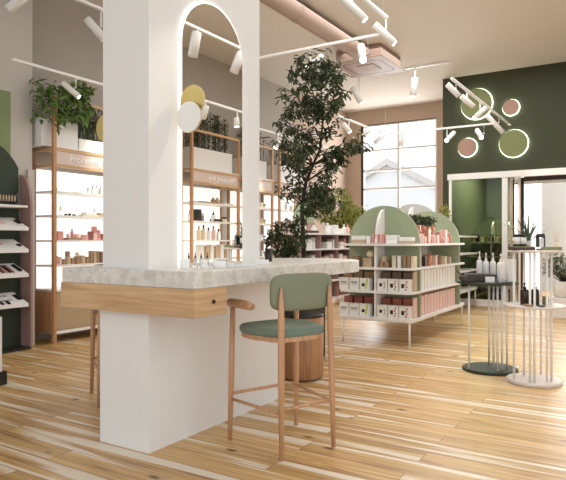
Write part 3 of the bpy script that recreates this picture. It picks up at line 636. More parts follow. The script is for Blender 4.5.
for z, rn in ((.35, 'lower'), (.68, 'upper')):
    for j, (y, s_) in enumerate(zip(cy, (0, 0, 1, 2, 3, 3))):
        carton((GX + .03, GY + y, z), '%s white printed carton in the %s front row of the green gondola' % (nm6[j], rn), s_)
        mm_ = 'carton_red' if z < .5 else ('kraft', 'kraft', 'kraft', 'carton_brown', 'carton_brown', 'carton_brown')[j]
        put('box', mm_, mm_, .118, .10, .235, (GX + .22, GY + y - (.0 if j < 3 else .0) + .005, z), '%s %s box standing behind the %s front row of cartons' % (nm6[j], 'dark red' if z < .5 else ('brown' if j < 3 else 'dark brown'), rn), R(-90))
    put('box', 'pale_pink' if z < .5 else 'kraft_light', '', .02, .12, .25, (GX + .2, GY + .035, z), '%s slim box at the right end of the %s front row' % ('pale pink' if z < .5 else 'tan', rn), R(-90))
gx = GX + .14
row_x(gx, .975, [(342, 346, .08, 'box', 'kraft', '', 'first small brown box, second gondola shelf'), (346.6, 350, .05, 'box', 'kraft', '', 'low brown box, second gondola shelf left'), (354, 360, .14, 'box', 'kraft', '', 'taller brown box left of the ball, second gondola shelf'),
    (364.8, 373.4, .115, 'box', 'kraft_light', '', 'tan patterned box under the ball, second gondola shelf'), (366.5, 374, .10, 'ball', 'cream', '', 'cream round ornament on a tan box, green gondola', .115),
    (381, 385.5, .07, 'box', 'kraft', '', 'bottom left small brown box of the pyramid, second gondola shelf'), (386, 390.5, .07, 'box', 'kraft', '', 'bottom right small brown box of the pyramid, second gondola shelf'), (383.5, 388, .07, 'box', 'kraft_light', '', 'top small box of the pyramid, second gondola shelf', .07),
    (393.5, 397.5, .15, 'box', 'cream', '', 'first tall cream box, second gondola shelf front'), (399, 402.5, .15, 'box', 'carton_white', '', 'tall white box, second gondola shelf front'), (404.5, 408, .145, 'box', 'kraft', '', 'tall kraft box left of three, second gondola shelf front'), (408.5, 412, .145, 'box', 'kraft', '', 'tall kraft box middle of three, second gondola shelf front'), (412.5, 415.5, .145, 'box', 'cream', '', 'tall cream box nearest the right corner, second gondola shelf front')])
row_x(gx, 1.275, [(353, 367, .05, 'box', 'kraft_light', '', 'flat tan box under a white lid box, gondola top left'), (353, 367, .05, 'box', 'carton_white', '', 'flat white box lying on the tan one, gondola top left', .05), (368, 372, .095, 'box', 'carton_white', '', 'upright white box left of the pink books, gondola top'),
    (387, 399, .055, 'box', 'carton_white', '', 'lower white box of the pair right of the pink books', 0), (387, 399, .05, 'box', 'carton_white', '', 'upper white box of the pair right of the pink books', .056), (400, 414, .035, 'box', 'kraft_light', '', 'flat tan box at right of the gondola top'), (400.5, 414, .045, 'box', 'carton_white', '', 'white box lying on the flat tan box, gondola top right', .035)])
for j in range(5):
    o = put('box', ('pink', 'pale_pink')[j % 2], '', .025, .13, .115, (gx, YX(374.5 + j * 2.6, gx), 1.277), '%s leaning book, %s of five between the white boxes on top of the gondola' % (('pink', 'pale pink')[j % 2], ('first', 'second', 'third', 'fourth', 'last')[j]), R(-90)); o.rotation_euler = (0, R(5 if j % 2 else 2), R(-90))
# side rows, facing -Y
for j in range(13):
    x = GX + .42 + j * .128
    put('box', 'carton_white', '', .103, .18, .255, (x, GY + .14, .68), '%s tall white carton from the front, upper row on the gondola right side' % ordn[j])
    put('box', 'pale_pink', '', .103, .18, .25, (x, GY + .14, .35), '%s tall pale pink carton from the front, bottom row on the gondola right side' % ordn[j])
for z in (.68, .35): tag(B().box(-.82, .82, -.01, .01, 0, .29).obj('shade_board', 'red_dark'), 'dark red board added as the shade behind the %s row of side cartons' % ('upper white' if z > .5 else 'lower pink'), 'board', None, (GX + 1.24, GY + .30, z))  # dark sheet stands in for the shade above the side cartons
kinds = ('box', 'bottle', 'box', 'jar', 'bottle', 'box', 'box', 'bottle', 'jar', 'box', 'box', 'jar', 'box')
cls = ('pale_pink', 'kraft', 'dark_brown', 'cream', 'copper', 'kraft_light', 'pale_pink', 'cream', 'kraft', 'pale_pink', 'cream', 'pale_pink', 'kraft_light')
cn = {'pale_pink': 'pale pink', 'kraft': 'brown', 'dark_brown': 'dark brown', 'cream': 'cream', 'copper': 'copper', 'kraft_light': 'tan', 'pink': 'pink'}
for j in range(13):
    put(kinds[j], cls[j], 'kraft', .07, .07, (.16, .19, .13, .12, .2, .15, .12, .17, .12, .13, .11, .12, .1)[j], (GX + .44 + j * .11, GY + .08 + .09 * (j % 2), .975), '%s %s, %s from the front on the second side shelf of the gondola' % (cn[cls[j]], kinds[j], ordn[j]))
for j in range(12):
    k = 'bottle' if j % 3 else 'box'; c = ('pink', 'pale_pink', 'pale_pink', 'copper')[j % 4]
    put(k, c, 'pale_pink' if c == 'pink' else 'pink', .09, .09, (.11, .17, .13, .19, .12, .16)[j % 6], (GX + .46 + j * .125, GY + .10, 1.275), '%s %s, %s from the front along the gondola top right edge' % (cn[c], k, ordn[j]))
for j in range(6):
    x = GX + .55 + j * .2
    t_ = thing('copper_planter', 'copper pot with dark leafy herb, %s from the front behind pink bottles' % ordn[j], 'plant pot', (x, GY + .30, 1.275))
    B().lathe([(.06, 0), (.075, .02), (.08, .24), (.075, .25)], seg=20).obj('pot', 'copper', t_)
    b = B()
    for k in range(70): b.leaf(Vector((random.gauss(0, .05), random.gauss(0, .05), .25 + random.random() * .10)), rv() + Vector((0, 0, .5)), Vector((0, 0, 1)), .07, .03)
    b.obj('foliage', 'leaf_dark', t_, recalc=False)
# pale arched gondola far behind and small sprig
g2 = gondola((9.56, 3.0, 0), 'pale grey arched gondola standing behind the green one near the window', 'grey_arch', 2.42, (.32,))
g2.scale = (1.1, 1.1, 1.1)
g3 = gondola((13.0, 2.45, 0), 'green arched gondola dimly seen behind the dark glass screen')
for j in range(9): put('box' if j % 3 else 'bottle', ('cream', 'black_gloss', 'kraft')[j % 3], 'black_gloss', .07, .07, .16, (13.12, 2.55 + j * .1, 1.275), '%s item, %s from right on the gondola top behind dark glass' % (('cream', 'black', 'brown')[j % 3], ordn[j]), R(-90))
for j in range(9): put('box' if j % 2 else 'jar', ('cream', 'kraft')[j % 2], 'dark', .07, .07, .12, (13.12, 2.55 + j * .1, .975), '%s item, %s from right on second shelf behind dark glass' % (('cream', 'brown')[j % 2], ordn[j]), R(-90))
t_ = thing('sprig_plant', 'small pale sprig in a pot beside the window right corner', 'plant', (11.55, 3.5, 1.403))
B().lathe([(.05, 0), (.07, .12)], seg=14).obj('pot', 'plaster_white', t_); b = B()
for k in range(90): b.leaf(Vector((random.gauss(0, .06), random.gauss(0, .06), .15 + random.random() * .42)), rv() + Vector((0, 0, .6)), Vector((0, 0, 1)), .09, .03)
b.obj('foliage', 'leaf_lime', t_, recalc=False)
# ---------------------------------------------------------------- pink shelf behind the counter
PX0, PX1, PY = 7.9, 9.75, 4.6
ps = thing('pink_shelf_unit', 'low shelf with pink dividers and white boards behind the counter', 'shelf', (PX0, PY, 0)); W = PX1 - PX0
for z in (.35, .65, .92, 1.18, 1.43): B().prism(rrect(-.05, W + .05, -.02, .5, .05), 'z', z - .025, z).obj('shelf', 'shelf_white', ps)
for x in (.0, .62, 1.24, W): B().box(x - .015, x + .015, .0, .48, .35, 1.43).obj('divider', 'pink_panel', ps)
B().box(0, W, .46, .48, .35, 1.43).obj('back_panel', 'pink_panel', ps)
for x in (.55, 1.24): B().box(x - .6, x - .015, .44, .46, 1.43, 1.62).obj('back_rail', 'pink_panel', ps)
for x in (.03, W - .03):
    for y in (.03, .45): B().tube([(x, y, 0), (x, y, .33)], .014).obj('leg', 'white_metal', ps)
B().prism(arch(.92, .36, 1.43, 1.62), 'y', .485, .5).obj('arch_panel', 'sage', ps)
row_y(4.72, 1.43, [(299, 303, .12, 'box', 'carton_white', '', 'white box at far left on pink shelf top'), (312, 315, .13, 'bottle', 'bottle_white', 'white_metal', 'white bottle behind the black tray on pink shelf top'), (326, 329, .18, 'bottle', 'bottle_white', 'white_metal', 'white bottle left of the white case on pink shelf top'), (330, 341, .09, 'box', 'carton_white', '', 'white case on pink shelf top'), (332, 335.5, .06, 'box', 'carton_white', '', 'small white box on top of the white case', .09), (343, 345, .17, 'bottle', 'bottle_white', 'white_metal', 'first thin white bottle right end of pink shelf top'), (346.5, 348.5, .17, 'bottle', 'pale_pink', 'pink', 'thin pale pink bottle at right end of pink shelf top')])
row_y(4.68, 1.43, [(304, 316, .04, 'box', 'dark_brown', '', 'dark flat tray on top of pink shelf, left bay')])
row_y(4.72, 1.18, [(304, 309, .15, 'box', 'carton_white', '', 'white box on second pink shelf left bay'), (309.5, 313.5, .18, 'jar', 'bottle_white', 'carton_white', 'white jar on second pink shelf left bay'), (324, 329, .11, 'box', 'carton_white', '', 'white box on second pink shelf middle bay'), (330, 334, .15, 'box', 'carton_white', '', 'tall white box on second pink shelf middle bay'), (337, 341, .11, 'box', 'carton_white', '', 'white low box on second pink shelf right bay'), (342, 344, .17, 'box', 'pink', '', 'slim pink box on second pink shelf'), (345, 348, .07, 'box', 'dark', '', 'small black box on second pink shelf')])
row_y(4.72, .92, [(304 + 4.6 * i, 307.6 + 4.6 * i, .16 if i % 2 else .12, 'box', ('kraft', 'carton_white', 'pale_pink')[i % 3], '', '%s box, %s from left on the third pink shelf' % (('brown', 'white', 'pale pink')[i % 3], ordn[i])) for i in range(9) if i not in (3,)])
for j in range(8): put('box', 'carton_red', '', .14, .2, .24, (PX0 + .7 + j * .15, PY + .2, .35), 'dark red upright box, %s from left on the lowest board of the pink shelf' % ordn[j])
# ---------------------------------------------------------------- trees
def branch(b, p, q, r0, r1, bow=.05):
    m = (p + q) / 2 + rv(bow); b.tube([p, m, q], [r0, (r0 + r1) / 2, r1], 7); return m
tl = at(304, 262, 6.7); tl.z = 0
pb = thing('planter_trough', 'dark trough planter with white pebbles behind the counter end', 'planter', (tl.x - .2, tl.y + .03, 0))
B().box(-.33, .36, -.22, .22, 0, 1.08, .01).obj('trough', 'dark', pb); 
b = B()
for k in range(260):
    x, y = random.uniform(-.31, .34), random.uniform(-.2, .2); r_ = random.uniform(.014, .026); b.lathe([(0, -r_ * .6), (r_, 0), (r_ * .7, r_ * .5), (0, r_ * .7)], x, y, 1.09, 6)
o = b.obj('pebbles', 'plaster_white', pb); o['kind'] = 'stuff'
tr = thing('ficus_tree', 'tall dark-leaved tree rising behind the counter end', 'tree', (tl.x, tl.y, 1.08))
TD = 6.7
def tp(px, py, dd=0): v = at(px, py, TD + dd); v.x -= tl.x; v.y -= tl.y; v.z -= 1.08; return v
trunk = [Vector((0, 0, 0)), tp(303, 235), tp(302, 205), tp(306, 182), tp(313, 165), tp(320, 150), tp(323, 120), tp(321, 90)]
tb = B().tube(trunk, [.028, .026, .022, .02, .017, .014, .011, .006], 9); lf = B()
tips = []
ends = [(300, 90), (312, 66), (327, 64), (340, 78), (330, 92), (296, 72), (288, 100), (300, 112), (286, 125), (284, 148), (296, 150), (292, 132), (308, 130), (333, 108), (343, 98), (312, 100), (338, 152), (350, 145), (360, 143), (335, 168), (343, 160), (325, 178), (330, 190), (318, 195), (312, 212), (296, 178), (290, 165), (287, 188), (322, 205), (310, 82), (335, 70), (320, 76), (300, 60), (304, 140), (316, 186), (333, 200), (300, 165), (289, 112), (318, 110), (329, 130), (347, 152), (322, 62)]
for i, (ex, ey) in enumerate(ends):
    e = tp(ex, ey, random.uniform(-.35, .35))
    base = min(trunk[2:], key=lambda v: (v - e).length + max(0, v.z - e.z + .15) * 2)
    m_ = branch(tb, base, e, .009, .003)
    for s_ in (base.lerp(e, .55), m_.lerp(e, .6), e, e):
        for k in range(3):
            q = s_ + rv(.12) ; tb.tube([s_, q], [.003, .0015], 4, False)
            for l in range(6):
                p = s_.lerp(q, random.uniform(.3, 1.1)) + rv(.035); d = rv(); d.z = d.z * .5 - .35
                lf.leaf(p, d, Vector((0, 0, 1)), random.uniform(.055, .09), random.uniform(.024, .038))
tb.obj('trunk', 'bark', tr); lf.obj('foliage', 'leaf_dark', tr, recalc=False)
pv = at(286, 256, 6.5)
bu = thing('leafy_shrub', 'low dark-leaved shrub beside the tree trunk behind the counter', 'plant', (pv.x, pv.y, 1.08)); b = B(); s2 = B()
for ex, ey in ((272, 232), (276, 226), (284, 222), (292, 224), (299, 228), (301, 236), (270, 238), (280, 236), (290, 234), (296, 242), (276, 244), (284, 246), (291, 247), (278, 252), (300, 220), (287, 240), (295, 250)):
    e = at(ex, ey + 3, 6.5 + random.uniform(-.15, .15)) - Vector((pv.x, pv.y, 1.08)); s2.tube([(0, 0, 0), e * .5 + Vector((0, 0, .04)), e], [.006, .004, .002], 5)
    for l in range(32): b.leaf(e + rv(.055), rv() + Vector((0, 0, -.2)), Vector((0, 0, 1)), random.uniform(.05, .08), random.uniform(.025, .036))
b.obj('foliage', 'leaf_dark', bu, recalc=False); s2.obj('stems', 'bark', bu)
yt = at(345, 300, 12.3); yt.z = 0
yl = thing('potted_tree', 'small yellow-green bushy tree between the dark tree and window', 'tree', yt); b = B(); s2 = B()
B().lathe([(.16, 0), (.2, .05), (.22, .42), (.20, .43)], seg=20).obj('pot', 'plaster_white', yl)
s2.tube([(0, 0, .4), (.02, .01, 1.0), (0, 0, 1.5)], [.025, .02, .012], 8)
for i in range(60):
    a = random.uniform(0, 2 * PI); r_ = random.random() ** .5 * .5; e = Vector((r_ * math.cos(a) - .15, r_ * math.sin(a) + .15, 1.95 + random.uniform(-.42, .38) * (1 - r_ * .7)))
    s2.tube([(0, 0, 1.4), e], [.008, .002], 5)
    for l in range(40): b.leaf(e + rv(.11), rv(), Vector((0, 0, 1)), random.uniform(.06, .10), random.uniform(.02, .035))
b.obj('foliage', 'leaf_lime', yl, recalc=False); s2.obj('trunk', 'bark', yl)
# ---------------------------------------------------------------- round tables
def rods(t_, pts, z0, z1, r_=.0105):
    for x, y in pts: B().tube([(x, y, z0), (x, y, z1)], r_, 8).obj('leg', 'white_metal', t_)
def loc_of(px, d, c):   # offset on the table from its centre
    v = ray(px) * d; return (v.x - c[0], v.y - c[1])
gc = (6.236, 1.419); gt = thing('round_table', 'round table with dark green top and base and thin white rods', 'table', (*gc, 0))
B().lathe([(.262, 0), (.27, .006), (.27, .022), (.262, .028)], seg=56).obj('base', 'dark_sage', gt)
B().lathe([(.292, .878), (.30, .884), (.30, .90), (.294, .904)], -.012, .022, 0, 56).obj('table_top', 'dark_sage', gt)
rods(gt, [loc_of(469, 5.98, gc), loc_of(497.5, 5.86, gc), loc_of(502, 5.9, gc), loc_of(493.5, 6.0, gc), loc_of(507, 5.98, gc), loc_of(489, 6.2, gc)], .026, .88)
wc = (5.927, .952); wt = thing('tiered_table', 'round two-tier white rod table at right with trays on top', 'table', (*wc, 0))
B().lathe([(.235, 0), (.242, .006), (.242, .028), (.235, .034)], seg=56).obj('base', 'pale_base', wt)
B().lathe([(.262, .70), (.27, .704), (.27, .718), (.264, .722)], seg=56).obj('lower_tier', 'pale_base', wt)
B().lathe([(.225, 1.205), (.232, 1.21), (.232, 1.222), (.226, 1.226)], seg=56).obj('table_top', 'pale_base', wt)
rods(wt, [loc_of(514, 5.5, wc), loc_of(530, 5.36, wc), loc_of(534.5, 5.34, wc), loc_of(547, 5.38, wc), loc_of(551.5, 5.42, wc), loc_of(524, 5.68, wc), loc_of(541, 5.7, wc)], .03, 1.207)
def tput(kind, m1, m2, w_, d_, h_, px, d, z, label, rz=0):
    v = ray(px) * d; return put(kind, m1, m2, w_, d_, h_, (v.x, v.y, z), label, rz)
# parts-built pump bottle
def pump(px, d, z, w_, h_, m1, m2, label, arm=0):
    v = ray(px) * d; t_ = thing('pump_bottle', label, 'bottle', (v.x, v.y, z), arm); r = w_ / 2
    B().lathe([(r * .9, 0), (r, h_ * .02), (r, h_ * .60), (r * .86, h_ * .68), (r * .38, h_ * .72)], seg=24).obj('bottle_body', m1, t_)
    B().lathe([(r * .42, h_ * .72), (r * .42, h_ * .80), (r * .15, h_ * .81), (r * .15, h_ * .93), (r * .3, h_ * .935), (r * .25, h_ * .98), (0, h_)], seg=16).tube([(0, 0, h_ * .955), (-r * 1.0, 0, h_ * .94)], r * .12, 8).obj('pump', m2, t_)
    return t_
# green table goods
pl = ray(478) * 5.95
bt_ = thing('stone_bowl', 'dark rough stone tray bowl with twig on the green round table', 'bowl', (pl.x, pl.y, .904), AZ - R(90))
b = B().m('stone_dark').prism([(-.15, 0), (.15, 0), (.17, .075), (-.12, .085), (-.17, .05), (-.165, .02)], 'y', -.09, .09); b.obj('bowl', None, bt_, .012)
B().tube([(-.14, 0, .07), (-.19, -.01, .085), (-.225, -.01, .125)], [.012, .007, .002], 6).obj('twig', 'dark', bt_)
tag(B().box(-.045, .045, -.008, .008, 0, .055, .003).obj('white_card_box', 'carton_white'), 'small white box in front of the dark stone bowl', 'box', None, tuple(ray(490) * 5.83) + (.904,), AZ - R(90))
for px_, dd, h_, lab in ((479.5, 6.10, .30, 'white nozzle bottle behind the stone bowl, left of three'), (486, 6.10, .285, 'white nozzle bottle behind the stone bowl, middle of three'), (493, 6.10, .285, 'white nozzle bottle behind the stone bowl, right of three')):
    pump(px_, dd, .904, .058, h_, 'bottle_white', 'white_metal', lab)
pump(501, 5.86, .904, .078, .28, 'bottle_white', 'white_metal', 'broad white pump bottle on the green table, right of the stone bowl')
pv2 = ray(511) * 5.9
tag(B().box(-.042, .042, -.03, .03, 0, .225, .008).obj('refill_pouch', 'bottle_white'), 'white square bottle without pump at right edge of the green table', 'bottle', None, (pv2.x, pv2.y, .904), AZ - R(90))
# white table goods, lower tier
pump(524.5, 5.5, .722, .076, .205, 'amber', 'black_gloss', 'dark brown pump bottle on the lower tier, left one of two')
pump(535, 5.5, .722, .076, .205, 'amber', 'black_gloss', 'dark brown pump bottle on the lower tier, right one of two')
tput('jar', 'tray_green', 'kraft', .055, .055, .08, 545.5, 5.5, .722, 'olive jar beside the dark bottles on the lower tier')
tput('box', 'kraft', '', .11, .05, .018, 528, 5.36, .722, 'small flat tan soap on the lower tier front', AZ)
tput('box', 'dark', '', .07, .04, .012, 541, 5.33, .722, 'small dark flat dish on the lower tier front', AZ)
# upper trays
v = ray(521.5) * 5.5; t_ = thing('wooden_tray', 'dark wooden tray with moss under the black-lidded jars', 'tray', (v.x, v.y, 1.226), AZ - R(90))
B().box(-.095, .095, -.08, .08, 0, .028, .003).obj('tray_board', 'dark_brown', t_); B().box(-.09, .09, -.075, .075, .028, .036).obj('moss', 'tray_green', t_)
v = ray(549) * 5.47; t_ = thing('stone_tray', 'green stone tray holding lantern at right of the top tier', 'tray', (v.x, v.y, 1.226), AZ - R(90))
B().box(-.088, .088, -.07, .07, 0, .016, .003).box(-.088, .088, -.07, -.062, .016, .03).box(.08, .088, -.07, .07, .016, .03).obj('tray_board', 'tray_green', t_); B().box(-.06, .06, -.055, .04, .016, .028, .004).obj('soap_bed', 'cream', t_)
for px_, lab in ((516.5, 'white jar with black lid and base on the wooden tray, left'), (523, 'white jar with black lid on the wooden tray, near the plant')):
    v = ray(px_) * 5.5; t_ = thing('lidded_jar', lab, 'jar', (v.x, v.y, 1.262))
    B().m('black_gloss').lathe([(.03, 0), (.031, .02)], seg=24).obj('base_band', None, t_); B().lathe([(.031, .02), (.031, .085)], seg=24).obj('jar_body', 'bottle_white', t_); B().lathe([(.032, .085), (.032, .11), (.03, .112)], seg=24).obj('lid', 'black_gloss', t_)
v = ray(540.5) * 5.5; t_ = thing('candle_lantern', 'black framed lantern standing on the green stone tray', 'lantern', (v.x, v.y, 1.254), AZ - R(90))
b = B().m('black_gloss'); 
for a in (-.031, .025): b.box(a, a + .006, -.03, .03, 0, .095)
b.prism([(-.031, .09), (.031, .09), (.031, .11), (.02, .125), (-.02, .125), (-.031, .11)], 'y', -.03, .03).obj('frame', None, t_); B().box(-.022, .022, -.02, .02, 0, .085).obj('candle', 'bottle_white', t_)
v = ray(556.5) * 5.5; t_ = thing('reed_diffuser', 'glass reed diffuser with thin sticks at right end of the stone tray', 'diffuser', (v.x - .0, v.y, 1.243))
B().lathe([(.014, 0), (.016, .02), (.012, .05), (.008, .06)], seg=14).obj('glass_bottle', 'cream', t_); b = B()
for k in range(6): b.tube([(0, 0, .02), (random.uniform(-.035, .035), random.uniform(-.035, .035), .155)], .0013, 5)
b.obj('sticks', 'kraft_light', t_)
v = ray(528) * 5.55; t_ = thing('aloe_plant', 'spiky green aloe in a small white pot on the two-tier table', 'plant', (v.x, v.y, 1.262))
B().lathe([(.022, 0), (.028, .01), (.03, .05), (.026, .052)], seg=18).obj('pot', 'plaster_white', t_); b = B().m('leaf_aloe')
for k in range(20):
    a = k * 2.4; el = R(82 - k * 3.0); ln = .27 + .14 * random.random(); p = Vector((0, 0, .045)); prev = None
    for s_ in range(5):
        f = s_ / 4; d = Vector((math.cos(a) * math.cos(el), math.sin(a) * math.cos(el), math.sin(el) - f * .15)); c_ = p + d * ln * f; sd = Vector((-math.sin(a), math.cos(a), 0)) * (.014 * (1 - f) + .0005)
        nn = d.cross(sd).normalized() * .004 * (1 - f)
        rg = [b.bm.verts.new(c_ + sd), b.bm.verts.new(c_ - nn), b.bm.verts.new(c_ - sd), b.bm.verts.new(c_ + nn * .4)]
        if prev:
            for i in range(4): b._f([prev[i], prev[(i + 1) % 4], rg[(i + 1) % 4], rg[i]])
        prev = rg
b.obj('leaves', None, t_)
# far plant on white plinth beyond the tables
v = ray(563) * 10.2; t_ = thing('plant_plinth', 'white plinth carrying the silvery bush at the right picture edge', 'plinth', (v.x, v.y, 0), 0)
B().box(-.2, .2, -.2, .2, 0, .34, .01).obj('plinth', 'plaster_white', t_)
t_ = thing('potted_bush', 'silvery dark bush in a white pot at the right picture edge', 'plant', (v.x, v.y, .34))
B().lathe([(.12, 0), (.15, .02), (.16, .26), (.15, .27)], seg=24).obj('pot', 'plaster_white', t_); b = B(); s2 = B()
for i in range(70):
    a = random.uniform(0, 2 * PI); r_ = random.random() ** .5 * .30; e = Vector((r_ * math.cos(a), r_ * math.sin(a), .35 + random.random() * .42 * (1 - r_))); s2.tube([(0, 0, .25), e], [.004, .002], 4, False)
    for l in range(12): b.leaf(e + rv(.07), rv() + Vector((0, 0, .3)), Vector((0, 0, 1)), .06, .022)
b.obj('foliage', 'leaf_aloe', t_, recalc=False); s2.obj('stems', 'bark', t_)
# ---------------------------------------------------------------- counter goods
def onc(px, d): v = ray(px) * d; return (v.x, v.y, ZT)
def cput(k, m1, m2, w_, d_, h_, px, d, lab): return put(k, m1, m2, w_, d_, h_, onc(px, d), lab, AZ - R(90))
cput('box', 'carton_white', '', .055, .06, .062, 184.5, 3.72, 'white square box at left end of the goods below the mirror')
for j, px_ in enumerate((188.6, 195.2, 201.2, 207.2)): cput('dropper', 'clear', 'black_gloss', .026, .026, .10, px_, 3.86, 'black-capped glass bottle, %s of four below the mirror' % ('first', 'second', 'third', 'last')[j])
cput('jar', 'bottle_white', 'carton_white', .042, .04, .055, 204, 3.7, 'white round jar in front of the black-capped bottles')
cput('ball', 'clear', '', .032, .03, .03, 213, 3.72, 'small glass ball between the white jar and white tray')
cput('box', 'carton_white', '', .075, .05, .045, 220, 3.83, 'white low box right of the glass ball')
cput('tray', 'bottle_white', '', .20, .06, .016, 243, 3.99, 'long thin white tray at the mirror foot')
cput('box', 'bottle_white', '', .045, .02, .028, 231, 3.90, 'small white block left of the long thin tray')
cput('box', 'carton_white', '', .10, .08, .035, 262, 4.35, 'white flat box beside the column right edge')
cput('jar', 'dark', 'black_gloss', .062, .06, .11, 268.5, 5.0, 'black canister on the counter right of the column')
# ---------------------------------------------------------------- ceiling: pipe, cassette, tracks
pipe = thing('ventilation_duct', 'round pinkish duct running under the ceiling to the air conditioner', 'duct', (0, 0, 4.545))
B().tube([(-3, 4.30, 0), (9.5, 4.30, 0)], .135, 24, False).obj('duct', 'pipe_paint', pipe)
for x in (5.2, 7.2, 8.9): B().tube([(x, 4.30, 0), (x + .05, 4.30, 0)], .142, 24, False).obj('collar', 'pipe_paint', pipe)
ac = thing('air_conditioner', 'square pinkish ceiling cassette air conditioner at duct end', 'air conditioner', (9.98, 4.40, CZ), 0)
B().box(-.46, .46, -.43, .43, -.23, -.012, .01).obj('housing', 'pipe_paint', ac)
fp = B().box(-.56, .56, -.49, .49, -.255, -.225, .01).obj('face_panel', 'cassette_paint', ac)
b = B().m('dark_brown'); o1 = rrect(-.40, .40, -.37, .37, .12); o2 = rrect(-.375, .375, -.345, .345, .10)
z = -.257; v0 = [b.bm.verts.new((*p, z)) for p in o1]; v1 = [b.bm.verts.new((*p, z)) for p in o2]
for i in range(len(o1)): b._f([v0[i], v0[(i + 1) % len(o1)], v1[(i + 1) % len(o1)], v1[i]])
b.obj('air_slot', None, fp)
B().prism(rrect(-.2, .2, -.17, .17, .03), 'z', -.263, -.255).obj('grille', 'pipe_paint', fp)
def track(p0, p1, label, drops=()):
    p0, p1 = Vector(p0), Vector(p1); t_ = thing('lighting_track', label, 'track light rail', p0); d = p1 - p0
    u = d.normalized(); s_ = Vector((-u.y, u.x, 0)) * .02; L_ = d.length
    b = B(); vs = [b.bm.verts.new(q) for q in (s_ - Vector((0, 0, .015)), -s_ - Vector((0, 0, .015)), -s_ + Vector((0, 0, .015)), s_ + Vector((0, 0, .015)))]; ve = [b.bm.verts.new(v.co + d) for v in vs]
    b._f(vs); b._f(ve[::-1])
    for i in range(4): b._f([vs[i], vs[(i + 1) % 4], ve[(i + 1) % 4], ve[i]])
    b.obj('rail', 'white_metal', t_)
    for f in drops:
        q = d * f; B().tube([q, q + Vector((0, 0, CZ - p0.z))], .0025, 6).obj('suspension_wire', 'white_metal', t_)
    return t_
track((3.907, 5.9, 3.275), (11.4, 5.9, 3.275), 'thin white rail in front of the left wall shelving units', (.45, .95))
track((4.8, -.25, 3.33), (10.4, -.25, 3.33), 'thin white rail before the opposite units, seen in the mirror', (.1, .9))
track((6.97, 2.85, 3.9), (6.97, 5.6, 3.9), 'white rail crossing above the tree towards the column')
track((3.2, 2.84, 4.1), (6.99, 2.84, 4.1), 'white upper rail at top centre ending beside the duct', (.97, .2))
track((3.2, 5.25, 3.9), (7.4, 5.25, 3.9), 'white rail at the top left corner', (.95,))
track((8.5, 4.28, 3.3), (10.47, 4.28, 3.3), 'short white rail left of the tall window')
track((10.47, 4.28, 3.3), (10.47, 2.31, 3.3), 'white rail crossing in front of the window and green wall', (.0,))
track((8.38, 2.43, 3.6), (12.38, 2.43, 3.6), 'white rail crossing in front of the lit circles')
track((11.2, 5.35, 4.685), (11.2, 3.3, 4.685), 'white rail on the ceiling right of the air conditioner')
track((3.7, 1.7, 4.215), (4.7, 1.7, 4.215), 'short white rail above the frame top carrying one spotlight', (.1, .9))
track((4.3, .53, 3.9), (8.2, .53, 3.9), 'thick white rail seen only in the arched mirror', (.1, .9))
def lampm(name, label, top, back, front, r_=.04, power=0, ang=60, lit=True):
    """track spotlight: stem from the rail point, body from back to front"""
    top, back, front = Vector(top), Vector(back), Vector(front)
    t_ = thing('track_spotlight', label, 'spotlight', top); bk, fr = back - top, front - top; mid = bk.lerp(fr, .45); d = (fr - bk).normalized()
    a = Vector((mid.x, mid.y, 0)); 
    B().tube([Vector((0, 0, 0)), Vector((0, 0, min(-.05, mid.z + .01))), mid], .011, 8).obj('stem', 'white_metal', t_)
    B().tube([bk, bk + d * .01, fr], [r_ * .9, r_, r_], 20).obj('lamp_body', 'white_metal', t_)
    B().tube([fr - d * .001, fr + d * .004], [r_ * .72, r_ * .72], 20).obj('lens', 'lens' if lit else 'disc_white', t_)
    if power:
        l = bpy.data.lights.new('spot_beam', 'SPOT'); l.energy = power; l.spot_size = R(ang); l.spot_blend = .6; l.shadow_soft_size = .03; l.color = (1, .88, .74)
        lo = bpy.data.objects.new('spot_beam', l); col.objects.link(lo); lo.parent = t_; lo.location = fr + d * .02; lo.rotation_euler = d.to_track_quat('-Z', 'Y').to_euler()
    return t_
RAILS = {'A': ('y', 5.9, 3.275), 'B': ('x', 6.97, 3.9), 'C': ('y', 2.84, 4.1), 'L': ('y', 5.25, 3.9), 'E': ('y', 4.28, 3.3), 'F': ('x', 10.47, 3.3), 'G': ('y', 2.43, 3.6), 'H': ('x', 11.2, 4.685), 'M': ('y', 4.774, 3.9), 'N': ('y', 5.554, 3.33)}
def lamp_px(label, t, bk, fr, rail, r_=.04, power=0, ang=60, df=0, lit=True):
    ax, c_, z_ = RAILS[rail]; q = ray(t[0]); k_ = c_ / (q.x if ax == 'x' else q.y); top = Vector((q.x * k_, q.y * k_, z_ - .012)); d = k_
    return lampm('', label, top, at(bk[0], bk[1], d), at(fr[0], fr[1], d + df), r_, power, ang, lit)
lamp_px('white spotlight above the broad-leafed bush at far left', (76, 77), (62.5, 82.5), (79, 97), 'A', .035, 70, 90, .05)
for k_, xx in enumerate((5.75, 6.6)):  # added spots, unseen behind the column, that brighten the shelving units
    lampm('', ('added white spotlight brightening the far left unit, unseen behind the column', 'second added white spotlight, unseen behind the column, over the next unit')[k_], (xx, 5.9, 3.263), (xx, 5.75, 3.12), (xx + .04, 5.92, 2.95), .035, 35, 95)
lamp_px('white spotlight over the shelves just right of the column', (278, 136), (280, 138), (275.5, 148), 'A', .045, 60, 90)
lamp_px('lit spotlight hanging above the tree top left', (310, 48.5), (323, 56), (308, 68), 'B', .045, 30, 70)
lamp_px('lit spotlight in front of the air conditioner', (368, 37), (361, 46), (363, 60), 'B', .048, 30, 70, -.25)
lamp_px('white spotlight cut by the top picture edge', (352, -12), (342, -3), (365, 20), 'C', .046, 30, 60)
